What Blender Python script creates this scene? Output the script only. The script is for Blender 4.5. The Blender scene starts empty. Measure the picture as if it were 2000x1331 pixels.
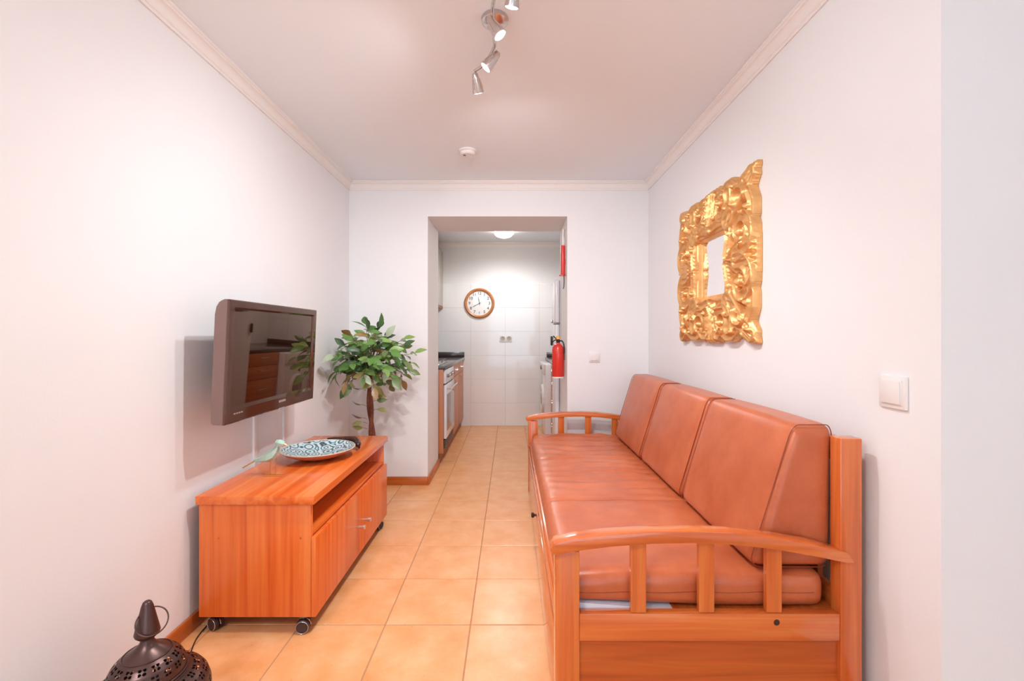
import bpy, bmesh, math, random
import numpy as np
from mathutils import Vector, Matrix, noise
random.seed(7)
scene = bpy.context.scene
C = scene.collection

# ------------------------------------------------------------------ camera
CAM_H = 1.18
cd = bpy.data.cameras.new('camera'); cam = bpy.data.objects.new('camera', cd); C.objects.link(cam)
cam.location = (0, 0, CAM_H); cam.rotation_euler = (math.pi/2, 0, 0)
cd.sensor_width = 36; cd.lens = 36*885/2000; cd.shift_x = 3/2000; cd.shift_y = -9.5/2000
cd.clip_start = 0.02; cd.clip_end = 200
scene.camera = cam

# ------------------------------------------------------------------ world + light
w = bpy.data.worlds.new('sky'); scene.world = w; w.use_nodes = True
bg = w.node_tree.nodes['Background']; bg.inputs[0].default_value = (.80, .90, 1, 1); bg.inputs[1].default_value = 1.2
def area(name, loc, rot, sx, sy, power, col):
    l = bpy.data.lights.new(name, 'AREA'); l.shape = 'RECTANGLE'; l.size = sx; l.size_y = sy
    l.energy = power; l.color = col
    o = bpy.data.objects.new(name, l); C.objects.link(o); o.location = loc; o.rotation_euler = rot; return o
# daylight entering by the balcony window in the wall behind the camera
area('window_daylight', (.55, -3.35, 1.15), (math.radians(90), 0, 0), 2.6, 2.05, 28, (.56, .80, 1.0))
scene.view_settings.view_transform = 'Standard'; scene.view_settings.look = 'None'
scene.view_settings.exposure = 0.07; scene.view_settings.gamma = 1.0
scene.view_settings.use_curve_mapping = False

# ------------------------------------------------------------------ materials
def srgb(r, g, b):
    f = lambda c: (c/255/12.92) if c/255 <= .04045 else ((c/255+.055)/1.055)**2.4
    return (f(r), f(g), f(b), 1)
MATS = {}
def base(name):
    m = bpy.data.materials.new(name); m.use_nodes = True; MATS[name] = m
    return m, m.node_tree, m.node_tree.nodes['Principled BSDF']
def pbr(name, col, rough=.5, metal=0, coat=0, ior=1.5, spec=.5, var=.05, vscale=6, bump=0, bscale=60, emit=None, es=0):
    m, t, b = base(name); N = t.nodes; L = t.links
    b.inputs['Roughness'].default_value = rough; b.inputs['Metallic'].default_value = metal
    b.inputs['Coat Weight'].default_value = coat; b.inputs['Coat Roughness'].default_value = .08
    b.inputs['IOR'].default_value = ior; b.inputs['Specular IOR Level'].default_value = spec
    tc = N.new('ShaderNodeTexCoord')
    n = N.new('ShaderNodeTexNoise'); n.inputs['Scale'].default_value = vscale; n.inputs['Detail'].default_value = 4
    L.new(tc.outputs['Object'], n.inputs['Vector'])
    mx = N.new('ShaderNodeMix'); mx.data_type = 'RGBA'
    c = np.array(col[:3])
    mx.inputs[6].default_value = (*np.clip(c*(1-var), 0, 1), 1); mx.inputs[7].default_value = (*np.clip(c*(1+var), 0, 1), 1)
    L.new(n.outputs['Fac'], mx.inputs[0]); L.new(mx.outputs[2], b.inputs['Base Color'])
    if bump:
        n2 = N.new('ShaderNodeTexNoise'); n2.inputs['Scale'].default_value = bscale; n2.inputs['Detail'].default_value = 3
        L.new(tc.outputs['Object'], n2.inputs['Vector'])
        bp = N.new('ShaderNodeBump'); bp.inputs['Strength'].default_value = bump; bp.inputs['Distance'].default_value = .01
        L.new(n2.outputs['Fac'], bp.inputs['Height']); L.new(bp.outputs['Normal'], b.inputs['Normal'])
    if emit:
        b.inputs['Emission Color'].default_value = emit; b.inputs['Emission Strength'].default_value = es
    return m
def wood(name, c_dark, c_mid, c_light, axis, across=26, along=1.2, rough=.32, coat=.25, streak=.6):
    m, t, b = base(name); N = t.nodes; L = t.links
    tc = N.new('ShaderNodeTexCoord'); mp = N.new('ShaderNodeMapping')
    s = [across]*3; s['xyz'.index(axis)] = along; mp.inputs['Scale'].default_value = s
    L.new(tc.outputs['Object'], mp.inputs['Vector'])
    n = N.new('ShaderNodeTexNoise'); n.inputs['Scale'].default_value = 1; n.inputs['Detail'].default_value = 5; n.inputs['Distortion'].default_value = streak
    L.new(mp.outputs['Vector'], n.inputs['Vector'])
    r = N.new('ShaderNodeValToRGB'); e = r.color_ramp.elements
    e[0].position = .28; e[0].color = c_dark; e[1].position = .72; e[1].color = c_light
    k = e.new(.5); k.color = c_mid
    L.new(n.outputs['Fac'], r.inputs[0])
    mp2 = N.new('ShaderNodeMapping'); s2 = [across*5]*3; s2['xyz'.index(axis)] = along*3; mp2.inputs['Scale'].default_value = s2
    L.new(tc.outputs['Object'], mp2.inputs['Vector'])
    n2 = N.new('ShaderNodeTexNoise'); n2.inputs['Scale'].default_value = 1; n2.inputs['Detail'].default_value = 3
    L.new(mp2.outputs['Vector'], n2.inputs['Vector'])
    mx = N.new('ShaderNodeMix'); mx.data_type = 'RGBA'; mx.blend_type = 'MULTIPLY'; mx.inputs[0].default_value = .35
    L.new(r.outputs[0], mx.inputs[6]); L.new(n2.outputs['Color'], mx.inputs[7])
    hs = N.new('ShaderNodeMix'); hs.data_type = 'RGBA'; hs.inputs[0].default_value = .75
    L.new(mx.outputs[2], hs.inputs[7]); L.new(r.outputs[0], hs.inputs[6])
    L.new(hs.outputs[2], b.inputs['Base Color'])
    b.inputs['Roughness'].default_value = rough; b.inputs['Coat Weight'].default_value = coat; b.inputs['Coat Roughness'].default_value = .06
    return m
def leather(name, c1, c2):
    m, t, b = base(name); N = t.nodes; L = t.links
    tc = N.new('ShaderNodeTexCoord')
    n = N.new('ShaderNodeTexNoise'); n.inputs['Scale'].default_value = 5; n.inputs['Detail'].default_value = 8; n.inputs['Roughness'].default_value = .65
    L.new(tc.outputs['Object'], n.inputs['Vector'])
    r = N.new('ShaderNodeValToRGB'); r.color_ramp.elements[0].position = .3; r.color_ramp.elements[1].position = .7
    r.color_ramp.elements[0].color = c1; r.color_ramp.elements[1].color = c2
    L.new(n.outputs['Fac'], r.inputs[0]); L.new(r.outputs[0], b.inputs['Base Color'])
    v = N.new('ShaderNodeTexVoronoi'); v.inputs['Scale'].default_value = 420; L.new(tc.outputs['Object'], v.inputs['Vector'])
    bp = N.new('ShaderNodeBump'); bp.inputs['Strength'].default_value = .12; bp.inputs['Distance'].default_value = .002
    L.new(v.outputs['Distance'], bp.inputs['Height']); L.new(bp.outputs['Normal'], b.inputs['Normal'])
    b.inputs['Roughness'].default_value = .31; b.inputs['Specular IOR Level'].default_value = .6
    return m

M_wall = pbr('plaster_white', srgb(240, 240, 242), .75, var=.012, vscale=3, bump=.04, bscale=120)
M_ceil = pbr('ceiling_white', srgb(242, 248, 254), .85, var=.01)
M_crown = pbr('crown_white', srgb(243, 239, 237), .6, var=.01)
M_kwall = pbr('kitchen_plaster', srgb(236, 234, 234), .7, var=.01)
M_ktile = pbr('kitchen_tile', srgb(243, 241, 241), .07, coat=.5, var=.01, vscale=3)
M_grout = pbr('grout', srgb(186, 138, 106), .9, var=.1, vscale=30)
M_kgrout = pbr('tile_joint', srgb(226, 220, 218), .8, var=.03)
M_skirt = wood('skirting_wood', srgb(190, 92, 32), srgb(205, 106, 42), srgb(218, 122, 54), 'y', 30, 1.5)
M_skirtx = wood('skirting_wood_cross', srgb(190, 92, 32), srgb(205, 106, 42), srgb(218, 122, 54), 'x', 30, 1.5)
def tile_mat(name, k):
    m, t, b = base(name); N = t.nodes; L = t.links
    tc = N.new('ShaderNodeTexCoord'); oi = N.new('ShaderNodeObjectInfo')
    vm = N.new('ShaderNodeVectorMath'); vm.operation = 'SCALE'; vm.inputs['Scale'].default_value = 37.0
    cx = N.new('ShaderNodeCombineXYZ'); L.new(oi.outputs['Random'], cx.inputs[0]); L.new(oi.outputs['Random'], cx.inputs[1])
    L.new(cx.outputs[0], vm.inputs[0])
    ad = N.new('ShaderNodeVectorMath'); L.new(tc.outputs['Object'], ad.inputs[0]); L.new(vm.outputs[0], ad.inputs[1])
    n = N.new('ShaderNodeTexNoise'); n.inputs['Scale'].default_value = 7; n.inputs['Detail'].default_value = 6; n.inputs['Roughness'].default_value = .6
    L.new(ad.outputs[0], n.inputs['Vector'])
    r = N.new('ShaderNodeValToRGB'); e = r.color_ramp.elements
    e[0].position = .3; e[0].color = srgb(230, 158, 98); e[1].position = .7; e[1].color = srgb(244, 188, 138)
    e.new(.5).color = srgb(238, 173, 118)
    L.new(n.outputs['Fac'], r.inputs[0])
    n2 = N.new('ShaderNodeTexNoise'); n2.inputs['Scale'].default_value = 90; n2.inputs['Detail'].default_value = 2
    L.new(ad.outputs[0], n2.inputs['Vector'])
    r2 = N.new('ShaderNodeValToRGB'); r2.color_ramp.elements[0].position = .25; r2.color_ramp.elements[0].color = (.72, .62, .55, 1); r2.color_ramp.elements[1].position = .36; r2.color_ramp.elements[1].color = (1, 1, 1, 1)
    L.new(n2.outputs['Fac'], r2.inputs[0])
    mx = N.new('ShaderNodeMix'); mx.data_type = 'RGBA'; mx.blend_type = 'MULTIPLY'; mx.inputs[0].default_value = .5
    L.new(r.outputs[0], mx.inputs[6]); L.new(r2.outputs[0], mx.inputs[7]); L.new(mx.outputs[2], b.inputs['Base Color'])
    b.inputs['Roughness'].default_value = .30; b.inputs['Specular IOR Level'].default_value = .5
    return m
M_tile = tile_mat('terracotta_tile', 0)
ST = (srgb(222, 88, 24), srgb(246, 120, 48), srgb(252, 142, 70))
M_stand_z = wood('stand_veneer_upright', *ST, 'z', 34, .9, .35, .15, .25)
M_stand_y = wood('stand_veneer_long', *ST, 'y', 22, .9, .26, .35, .6)
M_stand_shaded = wood('stand_veneer_shaded', srgb(150, 56, 16), srgb(166, 68, 22), srgb(180, 80, 30), 'y', 24, 1.0, .4, .1)  # same veneer, darkened: shade inside the stand is put into the colour
SF = (srgb(208, 96, 38), srgb(228, 116, 50), srgb(238, 136, 66))
M_sofa_x = wood('sofa_pine_x', *SF, 'x', 30, 1.3, .25, .8, .8)
M_sofa_z = wood('sofa_pine_z', *SF, 'z', 30, 1.3, .25, .8, .8)
M_sofa_y = wood('sofa_pine_y', *SF, 'y', 30, 1.3, .25, .8, .8)
M_panel = wood('sofa_panel', srgb(176, 76, 24), srgb(198, 92, 32), srgb(212, 108, 42), 'x', 22, 1.4, .35, .3, 1.0)
M_leather = leather('tan_leather', srgb(180, 86, 48), srgb(208, 114, 72))
M_seam = pbr('leather_seam', srgb(150, 68, 42), .6)
M_sheet = pbr('white_fabric', srgb(225, 228, 240), .9, bump=.1, bscale=300)
M_gold = pbr('gilded_wood', srgb(238, 174, 112), .36, metal=.55, var=.35, vscale=22, bump=.12, bscale=70)
M_mirror = pbr('mirror_silver', (.93, .93, .93, 1), .01, metal=1, var=0)
M_tvside = pbr('tv_side_plastic', srgb(132, 104, 98), .35, var=.03)
M_tvframe = pbr('tv_gloss_bezel', srgb(66, 38, 30), .06, var=.04, ior=2.0); M_tvframe.node_tree.nodes['Principled BSDF'].inputs['Specular Tint'].default_value = (1, .80, .70, 1)
M_screen = pbr('tv_screen_glass', srgb(34, 15, 9), .02, ior=2.6, var=.02); M_screen.node_tree.nodes['Principled BSDF'].inputs['Specular Tint'].default_value = (1, .72, .56, 1)
M_silver = pbr('silver_badge', srgb(215, 212, 208), .25, metal=.8)
M_chrome = pbr('chrome', srgb(214, 210, 206), .16, metal=1)
M_nickel = pbr('brushed_nickel', srgb(206, 196, 192), .22, metal=1, var=.1, vscale=40)
M_black = pbr('black_plastic', srgb(34, 30, 30), .4)
M_rubber = pbr('castor_wheel', srgb(62, 46, 46), .45, var=.1)
M_white = pbr('white_plastic', srgb(238, 234, 232), .35, var=.01)
M_white2 = pbr('white_enamel', srgb(234, 233, 238), .22, coat=.3, var=.01)
M_trunk = pbr('ficus_trunk', srgb(110, 58, 36), .8, var=.5, vscale=45, bump=.6, bscale=70)
M_twig = pbr('ficus_twig', srgb(112, 88, 64), .8, var=.2)
LEAFC = [(96, 138, 66), (72, 112, 54), (128, 160, 84), (58, 90, 52), (140, 138, 84), (150, 122, 78), (104, 124, 74), (170, 184, 156)]
M_leaf = [pbr('leaf_green_%s' % 'abcdefgh'[i], srgb(*c), .38, var=.22, vscale=30) for i, c in enumerate(LEAFC)]
M_pot = pbr('terracotta_pot', srgb(178, 104, 66), .8, var=.15, bump=.1)
M_soil = pbr('moss', srgb(92, 80, 50), .95, var=.4, vscale=60, bump=.5)
M_mint = pbr('mint_paint', srgb(176, 208, 192), .35, var=.06)
M_goldwire = pbr('gold_wire', srgb(226, 178, 104), .25, metal=.9)
M_bowlout = pbr('bowl_terracotta', srgb(186, 118, 84), .75, var=.35, vscale=50, bump=.3, bscale=80)
M_darkwood = pbr('dark_carved_wood', srgb(58, 34, 26), .35, var=.3, vscale=40, bump=.3, bscale=60)
M_lantern = pbr('lantern_bronze', srgb(92, 70, 66), .33, metal=.75, var=.12, vscale=12)
M_red = pbr('red_paint', srgb(222, 52, 40), .28, coat=.3, var=.03)
M_yellow = pbr('yellow_plastic', srgb(240, 178, 70), .4)
M_grey = pbr('grey_metal', srgb(120, 116, 114), .4, metal=.5)
M_work = pbr('dark_worktop', srgb(66, 56, 54), .2, coat=.3, var=.35, vscale=160)
M_kwood = wood('kitchen_door_wood', srgb(196, 120, 76), srgb(210, 136, 90), srgb(220, 150, 104), 'z', 30, 1.2, .4, .1)
M_kwoody = wood('kitchen_drawer_wood', srgb(196, 110, 52), srgb(210, 124, 62), srgb(220, 138, 74), 'y', 30, 1.2, .4, .1)
M_plinth = wood('plinth_wood', srgb(150, 84, 48), srgb(160, 92, 54), srgb(170, 102, 62), 'y', 30, 1.2, .5, .05)
M_ucab = pbr('taupe_laminate', srgb(188, 180, 168), .4, var=.03)
M_steel = pbr('brushed_steel', srgb(206, 200, 196), .25, metal=.8, var=.08, vscale=50)
M_ovenglass = pbr('oven_glass', srgb(150, 142, 142), .06, ior=1.7, var=.03)
M_clockwood = wood('clock_wood', srgb(188, 116, 62), srgb(206, 134, 78), srgb(218, 150, 94), 'x', 20, 6, .3, .3)
M_dial = pbr('clock_dial', srgb(236, 232, 230), .3, coat=.5)
M_num = pbr('clock_ink', srgb(112, 108, 120), .5)
M_bulb = pbr('lit_halogen', (1, .95, .85, 1), .3, emit=(1, .93, .80, 1), es=60)
M_lampglass = pbr('lit_frosted_glass', (1, .97, .9, 1), .3, emit=(1, .95, .86, 1), es=16)
def scales_mat():
    m, t, b = base('bowl_glaze'); N = t.nodes; L = t.links
    tc = N.new('ShaderNodeTexCoord'); mp = N.new('ShaderNodeMapping'); L.new(tc.outputs['Object'], mp.inputs['Vector'])
    v = N.new('ShaderNodeTexVoronoi'); v.inputs['Scale'].default_value = 20; L.new(mp.outputs[0], v.inputs['Vector'])
    mu = N.new('ShaderNodeMath'); mu.operation = 'MULTIPLY'; mu.inputs[1].default_value = 22; L.new(v.outputs['Distance'], mu.inputs[0])
    si = N.new('ShaderNodeMath'); si.operation = 'SINE'; L.new(mu.outputs[0], si.inputs[0])
    r = N.new('ShaderNodeValToRGB'); e = r.color_ramp.elements
    e[0].position = .06; e[0].color = srgb(52, 66, 74); e[1].position = .9; e[1].color = srgb(206, 222, 226)
    e.new(.22).color = srgb(110, 160, 176); e.new(.45).color = srgb(162, 206, 218); e.new(.62).color = srgb(200, 178, 156); e.new(.70).color = srgb(176, 214, 224)
    ma = N.new('ShaderNodeMath'); ma.operation = 'MULTIPLY_ADD'; ma.inputs[1].default_value = .5; ma.inputs[2].default_value = .5
    L.new(si.outputs[0], ma.inputs[0]); L.new(ma.outputs[0], r.inputs[0]); L.new(r.outputs[0], b.inputs['Base Color'])
    b.inputs['Roughness'].default_value = .2; b.inputs['Coat Weight'].default_value = .4
    return m
M_glaze = scales_mat()
def pane_mat():
    m, t, b = base('window_pane'); N = t.nodes; L = t.links
    N.remove(b); out = N['Material Output']
    tr = N.new('ShaderNodeBsdfTransparent'); gl = N.new('ShaderNodeBsdfGlossy'); gl.inputs['Roughness'].default_value = .02
    fr = N.new('ShaderNodeFresnel'); fr.inputs['IOR'].default_value = 1.45
    mx = N.new('ShaderNodeMixShader'); L.new(fr.outputs[0], mx.inputs[0]); L.new(tr.outputs[0], mx.inputs[1]); L.new(gl.outputs[0], mx.inputs[2])
    L.new(mx.outputs[0], out.inputs['Surface']); return m
M_pane = pane_mat()

# ------------------------------------------------------------------ builders
ORG = {}
def thing(name, loc, label=None, cat=None, group=None, kind=None):
    o = bpy.data.objects.new(name, None); C.objects.link(o); o.location = loc; o.empty_display_size = .05
    tag(o, label, cat, group, kind); ORG[o] = Vector(loc); return o
def tag(o, label=None, cat=None, group=None, kind=None):
    for k, v in (('label', label), ('category', cat), ('group', group), ('kind', kind)):
        if v: o[k] = v
    return o
def root_org(p):
    while p.parent: p = p.parent
    return ORG[p]
def link(name, bm, mat, parent=None, org=None, smooth=False):
    """bm is in world coordinates; the mesh is stored relative to its thing's origin."""
    if parent is not None: o0 = root_org(parent)
    elif org is not None: o0 = Vector(org)
    else:
        vs = [v.co for v in bm.verts]
        lo = Vector([min(v[i] for v in vs) for i in range(3)]); hi = Vector([max(v[i] for v in vs) for i in range(3)])
        o0 = Vector(((lo.x+hi.x)/2, (lo.y+hi.y)/2, lo.z))
    bmesh.ops.translate(bm, verts=bm.verts, vec=-o0)
    bmesh.ops.recalc_face_normals(bm, faces=bm.faces)
    me = bpy.data.meshes.new(name); bm.to_mesh(me); bm.free()
    if smooth:
        me.polygons.foreach_set('use_smooth', [True]*len(me.polygons))
        try: me.set_sharp_from_angle(angle=math.radians(smooth if smooth > 1 else 40))
        except Exception: pass
    me.materials.append(mat)
    o = bpy.data.objects.new(name, me); C.objects.link(o)
    if parent is None: o.location = o0; ORG[o] = o0
    else: o.parent = parent
    return o
def B(): return bmesh.new()
def abox(bm, x0, x1, y0, y1, z0, z1, bev=0, seg=2):
    b2 = bmesh.new()
    vs = [b2.verts.new((x, y, z)) for x in (x0, x1) for y in (y0, y1) for z in (z0, z1)]
    for f in ((0, 1, 3, 2), (4, 6, 7, 5), (0, 4, 5, 1), (2, 3, 7, 6), (0, 2, 6, 4), (1, 5, 7, 3)): b2.faces.new([vs[i] for i in f])
    if bev: bmesh.ops.bevel(b2, geom=list(b2.edges), offset=bev, segments=seg, affect='EDGES', profile=.5)
    merge(bm, b2)
    return bm
def merge(bm, b2):
    me = bpy.data.meshes.new('tmp'); b2.to_mesh(me); b2.free(); bm.from_mesh(me); bpy.data.meshes.remove(me)
def box(name, x0, x1, y0, y1, z0, z1, mat, parent=None, bev=0, seg=2, **k):
    return link(name, abox(B(), x0, x1, y0, y1, z0, z1, bev, seg), mat, parent, smooth=(35 if bev else False), **k)
def aprism(bm, poly, axis, a0, a1, bev=0, seg=2):
    """poly: list of 2D points in the plane normal to axis ('x': (y,z), 'y': (x,z), 'z': (x,y))."""
    b2 = bmesh.new()
    def P(p, a): return {'x': (a, p[0], p[1]), 'y': (p[0], a, p[1]), 'z': (p[0], p[1], a)}[axis]
    A = [b2.verts.new(P(p, a0)) for p in poly]; Z = [b2.verts.new(P(p, a1)) for p in poly]
    b2.faces.new(A); b2.faces.new(Z[::-1]); n = len(poly)
    for i in range(n): b2.faces.new((A[i], Z[i], Z[(i+1) % n], A[(i+1) % n]))
    bmesh.ops.recalc_face_normals(b2, faces=b2.faces)
    if bev: bmesh.ops.bevel(b2, geom=list(b2.edges), offset=bev, segments=seg, affect='EDGES', profile=.5)
    merge(bm, b2); return bm
def alathe(bm, prof, c, axis='z', n=32, cap=True):
    """prof: (r, h) pairs; h runs along +axis from c."""
    ax = {'x': Vector((1, 0, 0)), 'y': Vector((0, 1, 0)), 'z': Vector((0, 0, 1))}[axis] if isinstance(axis, str) else Vector(axis).normalized()
    u = ax.orthogonal().normalized(); v = ax.cross(u); c = Vector(c)
    rings = []
    for r, h in prof:
        if r < 1e-6: rings.append([bm.verts.new(c+ax*h)])
        else: rings.append([bm.verts.new(c+ax*h+(u*math.cos(a)+v*math.sin(a))*r) for a in [2*math.pi*i/n for i in range(n)]])
    for a, b in zip(rings, rings[1:]):
        if len(a) == 1 and len(b) == 1: continue
        for i in range(n):
            j = (i+1) % n
            if len(a) == 1: bm.faces.new((a[0], b[i], b[j]))
            elif len(b) == 1: bm.faces.new((a[i], b[0], a[j]))
            else: bm.faces.new((a[i], b[i], b[j], a[j]))
    if cap:
        for rg in (rings[0], rings[-1]):
            if len(rg) > 1: bm.faces.new(rg)
    return bm
def lathe(name, prof, c, mat, parent=None, axis='z', n=32, smooth=40, **k):
    ringlike = prof[0][0] > .02 and prof[-1][0] > .02 and abs(prof[0][0]-prof[-1][0]) < .045
    if ringlike and name in ('rim', 'foot_ring', 'door_ring', 'outlet'): prof = list(prof)+[prof[0]]
    return link(name, alathe(B(), prof, c, axis, n, cap=name not in ('rim', 'foot_ring', 'door_ring', 'outer_shell', 'glass_dome', 'neck')), mat, parent, smooth=smooth, **k)
def asweep(bm, pts, rad, n=10, closed=False, flat=None):
    pts = [Vector(p) for p in pts]; m = len(pts)
    rads = rad if isinstance(rad, (list, tuple)) else [rad]*m
    rings = []; prev = None
    for i, p in enumerate(pts):
        a = pts[(i-1) % m] if (closed or i > 0) else p; b = pts[(i+1) % m] if (closed or i < m-1) else p
        t = (b-a).normalized()
        if prev is None: u = t.orthogonal().normalized()
        else: u = (prev-t*prev.dot(t)); u = u.normalized() if u.length > 1e-6 else t.orthogonal().normalized()
        prev = u; v = t.cross(u)
        rings.append([bm.verts.new(p+(u*math.cos(q)+v*math.sin(q))*max(rads[i], 1e-4)) for q in [2*math.pi*k/n for k in range(n)]])
    for i in range(m if closed else m-1):
        a, b = rings[i], rings[(i+1) % m]
        for k in range(n): bm.faces.new((a[k], b[k], b[(k+1) % n], a[(k+1) % n]))
    if not closed: bm.faces.new(rings[0][::-1]); bm.faces.new(rings[-1])
    return bm
def sweep(name, pts, rad, mat, parent=None, n=10, closed=False, **k):
    return link(name, asweep(B(), pts, rad, n, closed), mat, parent, smooth=60, **k)
def spline(ctrl, n=8):
    P = [Vector(p) for p in ctrl]; out = []
    for i in range(len(P)-1):
        p0 = P[max(i-1, 0)]; p1 = P[i]; p2 = P[i+1]; p3 = P[min(i+2, len(P)-1)]
        for k in range(n):
            t = k/n
            out.append(.5*((2*p1)+(p2-p0)*t+(2*p0-5*p1+4*p2-p3)*t*t+(3*p1-p0-3*p2+p3)*t**3))
    out.append(P[-1]); return out
def arbox(bm, x0, x1, y0, y1, z0, z1, r, nx, ny, nz, fn=None):
    """rounded box with a dense grid on each face; fn(p) displaces a world point."""
    c = Vector(((x0+x1)/2, (y0+y1)/2, (z0+z1)/2)); h = Vector(((x1-x0)/2, (y1-y0)/2, (z1-z0)/2))
    N = (nx, ny, nz); cache = {}
    def par(i, n, hh):
        # grid lines denser at the rounded edge
        k = max(2, n//10); e = 3
        L = [-hh+r*(1-math.cos(math.pi/2*j/e)) for j in range(e)]+[-hh+r+(2*hh-2*r)*j/(n) for j in range(n+1)]+[hh-r*(1-math.cos(math.pi/2*j/e)) for j in range(e-1, -1, -1)]
        return L
    G = [par(0, N[i], h[i]) for i in range(3)]
    def vert(i, j, k):
        key = (i, j, k)
        if key in cache: return cache[key]
        p = Vector((G[0][i], G[1][j], G[2][k]))
        core = Vector([max(-h[a]+r, min(h[a]-r, p[a])) for a in range(3)])
        d = p-core
        q = core+d.normalized()*r if d.length > 1e-9 else p
        # face points that lie on the flat keep their place
        q = q+c
        if fn: q = fn(q)
        v = bm.verts.new(q); cache[key] = v; return v
    n0, n1, n2 = len(G[0])-1, len(G[1])-1, len(G[2])-1
    for j in range(n1):
        for k in range(n2):
            for i in (0, n0): bm.faces.new((vert(i, j, k), vert(i, j+1, k), vert(i, j+1, k+1), vert(i, j, k+1)))
    for i in range(n0):
        for k in range(n2):
            for j in (0, n1): bm.faces.new((vert(i, j, k), vert(i+1, j, k), vert(i+1, j, k+1), vert(i, j, k+1)))
    for i in range(n0):
        for j in range(n1):
            for k in (0, n2): bm.faces.new((vert(i, j, k), vert(i+1, j, k), vert(i+1, j+1, k), vert(i, j+1, k)))
    return bm
def copy_obj(o, parent=None, loc=None):
    c = o.copy(); C.objects.link(c); c.parent = parent
    if loc is not None: c.location = loc
    return c

# ------------------------------------------------------------------ the room
XL, XR, YB, YK0, YK, CZ = -1.2757, 1.0914, 3.584, 4.10, 5.934, 2.397
YE = 1.1485            # where the right wall ends and the room widens
YR = -3.4              # wall behind the camera
XA = 2.30              # far side of the wide part
OX0, OX1, OZ = -.654, .4495, 2.1236   # opening to the kitchen
KX0, KX1 = -1.25, 1.08
S = 'structure'
# floor: a screed with grout, every tile a piece of its own
T = .3478; TX0 = -.5105; TY0 = 1.849
fl = thing('floor', (0, 0, 0), kind=S)
box('grout_bed', XL-.1, XA+.1, YR-.1, YK+.1, -.08, -.0025, M_grout, fl)
tile_mesh = {}
def floor_tile(x0, x1, y0, y1):
    g = .0022
    key = (round(x1-x0, 3), round(y1-y0, 3))
    if key not in tile_mesh:
        bm = abox(B(), -(x1-x0)/2+g, (x1-x0)/2-g, -(y1-y0)/2+g, (y1-y0)/2-g, -.01, 0, .0015, 1)
        bmesh.ops.recalc_face_normals(bm, faces=bm.faces)
        me = bpy.data.meshes.new('tile'); bm.to_mesh(me); bm.free(); me.materials.append(M_tile); tile_mesh[key] = me
    o = bpy.data.objects.new('tile', tile_mesh[key]); C.objects.link(o); o.parent = fl
    o.location = ((x0+x1)/2, (y0+y1)/2, random.uniform(-.0004, .0002))
for j in range(-16, 13):
    y0, y1 = TY0+j*T, TY0+(j+1)*T
    for i in range(-3, 9):
        x0, x1 = TX0+i*T, TX0+(i+1)*T
        ym = (y0+y1)/2
        lx, hx = XL, (XA if ym < YE else XR)
        if ym > YB+.1: lx, hx = (OX0, OX1) if ym < YK0 else (KX0, KX1)
        a, b = max(x0, lx), min(x1, hx); c, d = max(y0, YR), min(y1, YK)
        if b-a > .02 and d-c > .02: floor_tile(a, b, c, d)
box('ceiling', XL-.1, XA+.1, YR-.1, YK+.1, CZ, CZ+.1, M_ceil)['kind'] = S
box('wall_left', XL-.1, XL, YR-.1, YB, 0, CZ, M_wall)['kind'] = S
bm = B()
abox(bm, XL-.1, OX0, YB, YK0, 0, CZ); abox(bm, OX1, XR+.05, YB, YK0, 0, CZ); abox(bm, OX0, OX1, YB, YK0, OZ, CZ)
link('wall_back', bm, M_wall)['kind'] = S
box('wall_right', XR, XA+.1, YE, YB, 0, CZ, M_wall)['kind'] = S
box('wall_alcove', XA, XA+.1, YR-.1, YE, 0, CZ, M_wall)['kind'] = S
# rear wall with the balcony window
WX0, WX1, WZ0, WZ1 = -.75, 1.85, .08, 2.2
bm = B()
abox(bm, XL-.1, WX0, YR-.12, YR, 0, CZ); abox(bm, WX1, XA+.1, YR-.12, YR, 0, CZ); abox(bm, WX0, WX1, YR-.12, YR, WZ1, CZ); abox(bm, WX0, WX1, YR-.12, YR, 0, WZ0)
link('wall_rear', bm, M_wall)['kind'] = S
wn = thing('window_1', ((WX0+WX1)/2, YR-.06, WZ0), kind=S)
for x0, x1, z0, z1 in ((WX0, WX0+.06, WZ0, WZ1), (WX1-.06, WX1, WZ0, WZ1), ((WX0+WX1)/2-.05, (WX0+WX1)/2+.05, WZ0, WZ1)):
    box('frame_post', x0, x1, YR-.09, YR-.03, z0, z1, M_white, wn, .005)
for z0, z1 in ((WZ0, WZ0+.07), (WZ1-.06, WZ1)):
    box('frame_rail', WX0+.06, WX1-.06, YR-.088, YR-.032, z0, z1, M_white, wn, .005)
for x0, x1 in ((WX0+.06, (WX0+WX1)/2-.05), ((WX0+WX1)/2+.05, WX1-.06)):
    box('pane', x0, x1, YR-.063, YR-.057, WZ0+.07, WZ1-.06, M_pane, wn)
# kitchen shell
box('wall_kitchen_left', KX0-.1, KX0, YK0, YK, 0, CZ, M_kwall)['kind'] = S
box('wall_kitchen_right', KX1, KX1+.1, YK0, YK, 0, CZ, M_kwall)['kind'] = S
kb = thing('wall_kitchen_back', (0, YK, 0), kind=S)
box('plaster', KX0-.1, KX1+.1, YK, YK+.1, 0, CZ, M_kwall, kb)
box('joint_bed', KX0, KX1, YK-.008, YK, 0, 1.853, M_kgrout, kb)
ktm = {}
zr = [1.857-.3115*i for i in range(6)]+[0.0]
for r in range(6):
    x = KX0+.02
    edges = [KX0]+[KX0+.28+.45*i for i in range(5)]+[KX1]
    for a, b in zip(edges, edges[1:]):
        if b-a > .03: box('tile', a+.0008, b-.0008, YK-.012, YK-.0005, zr[r+1]+.0008, zr[r]-.0008, M_ktile, kb, .0012, 1)
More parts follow.
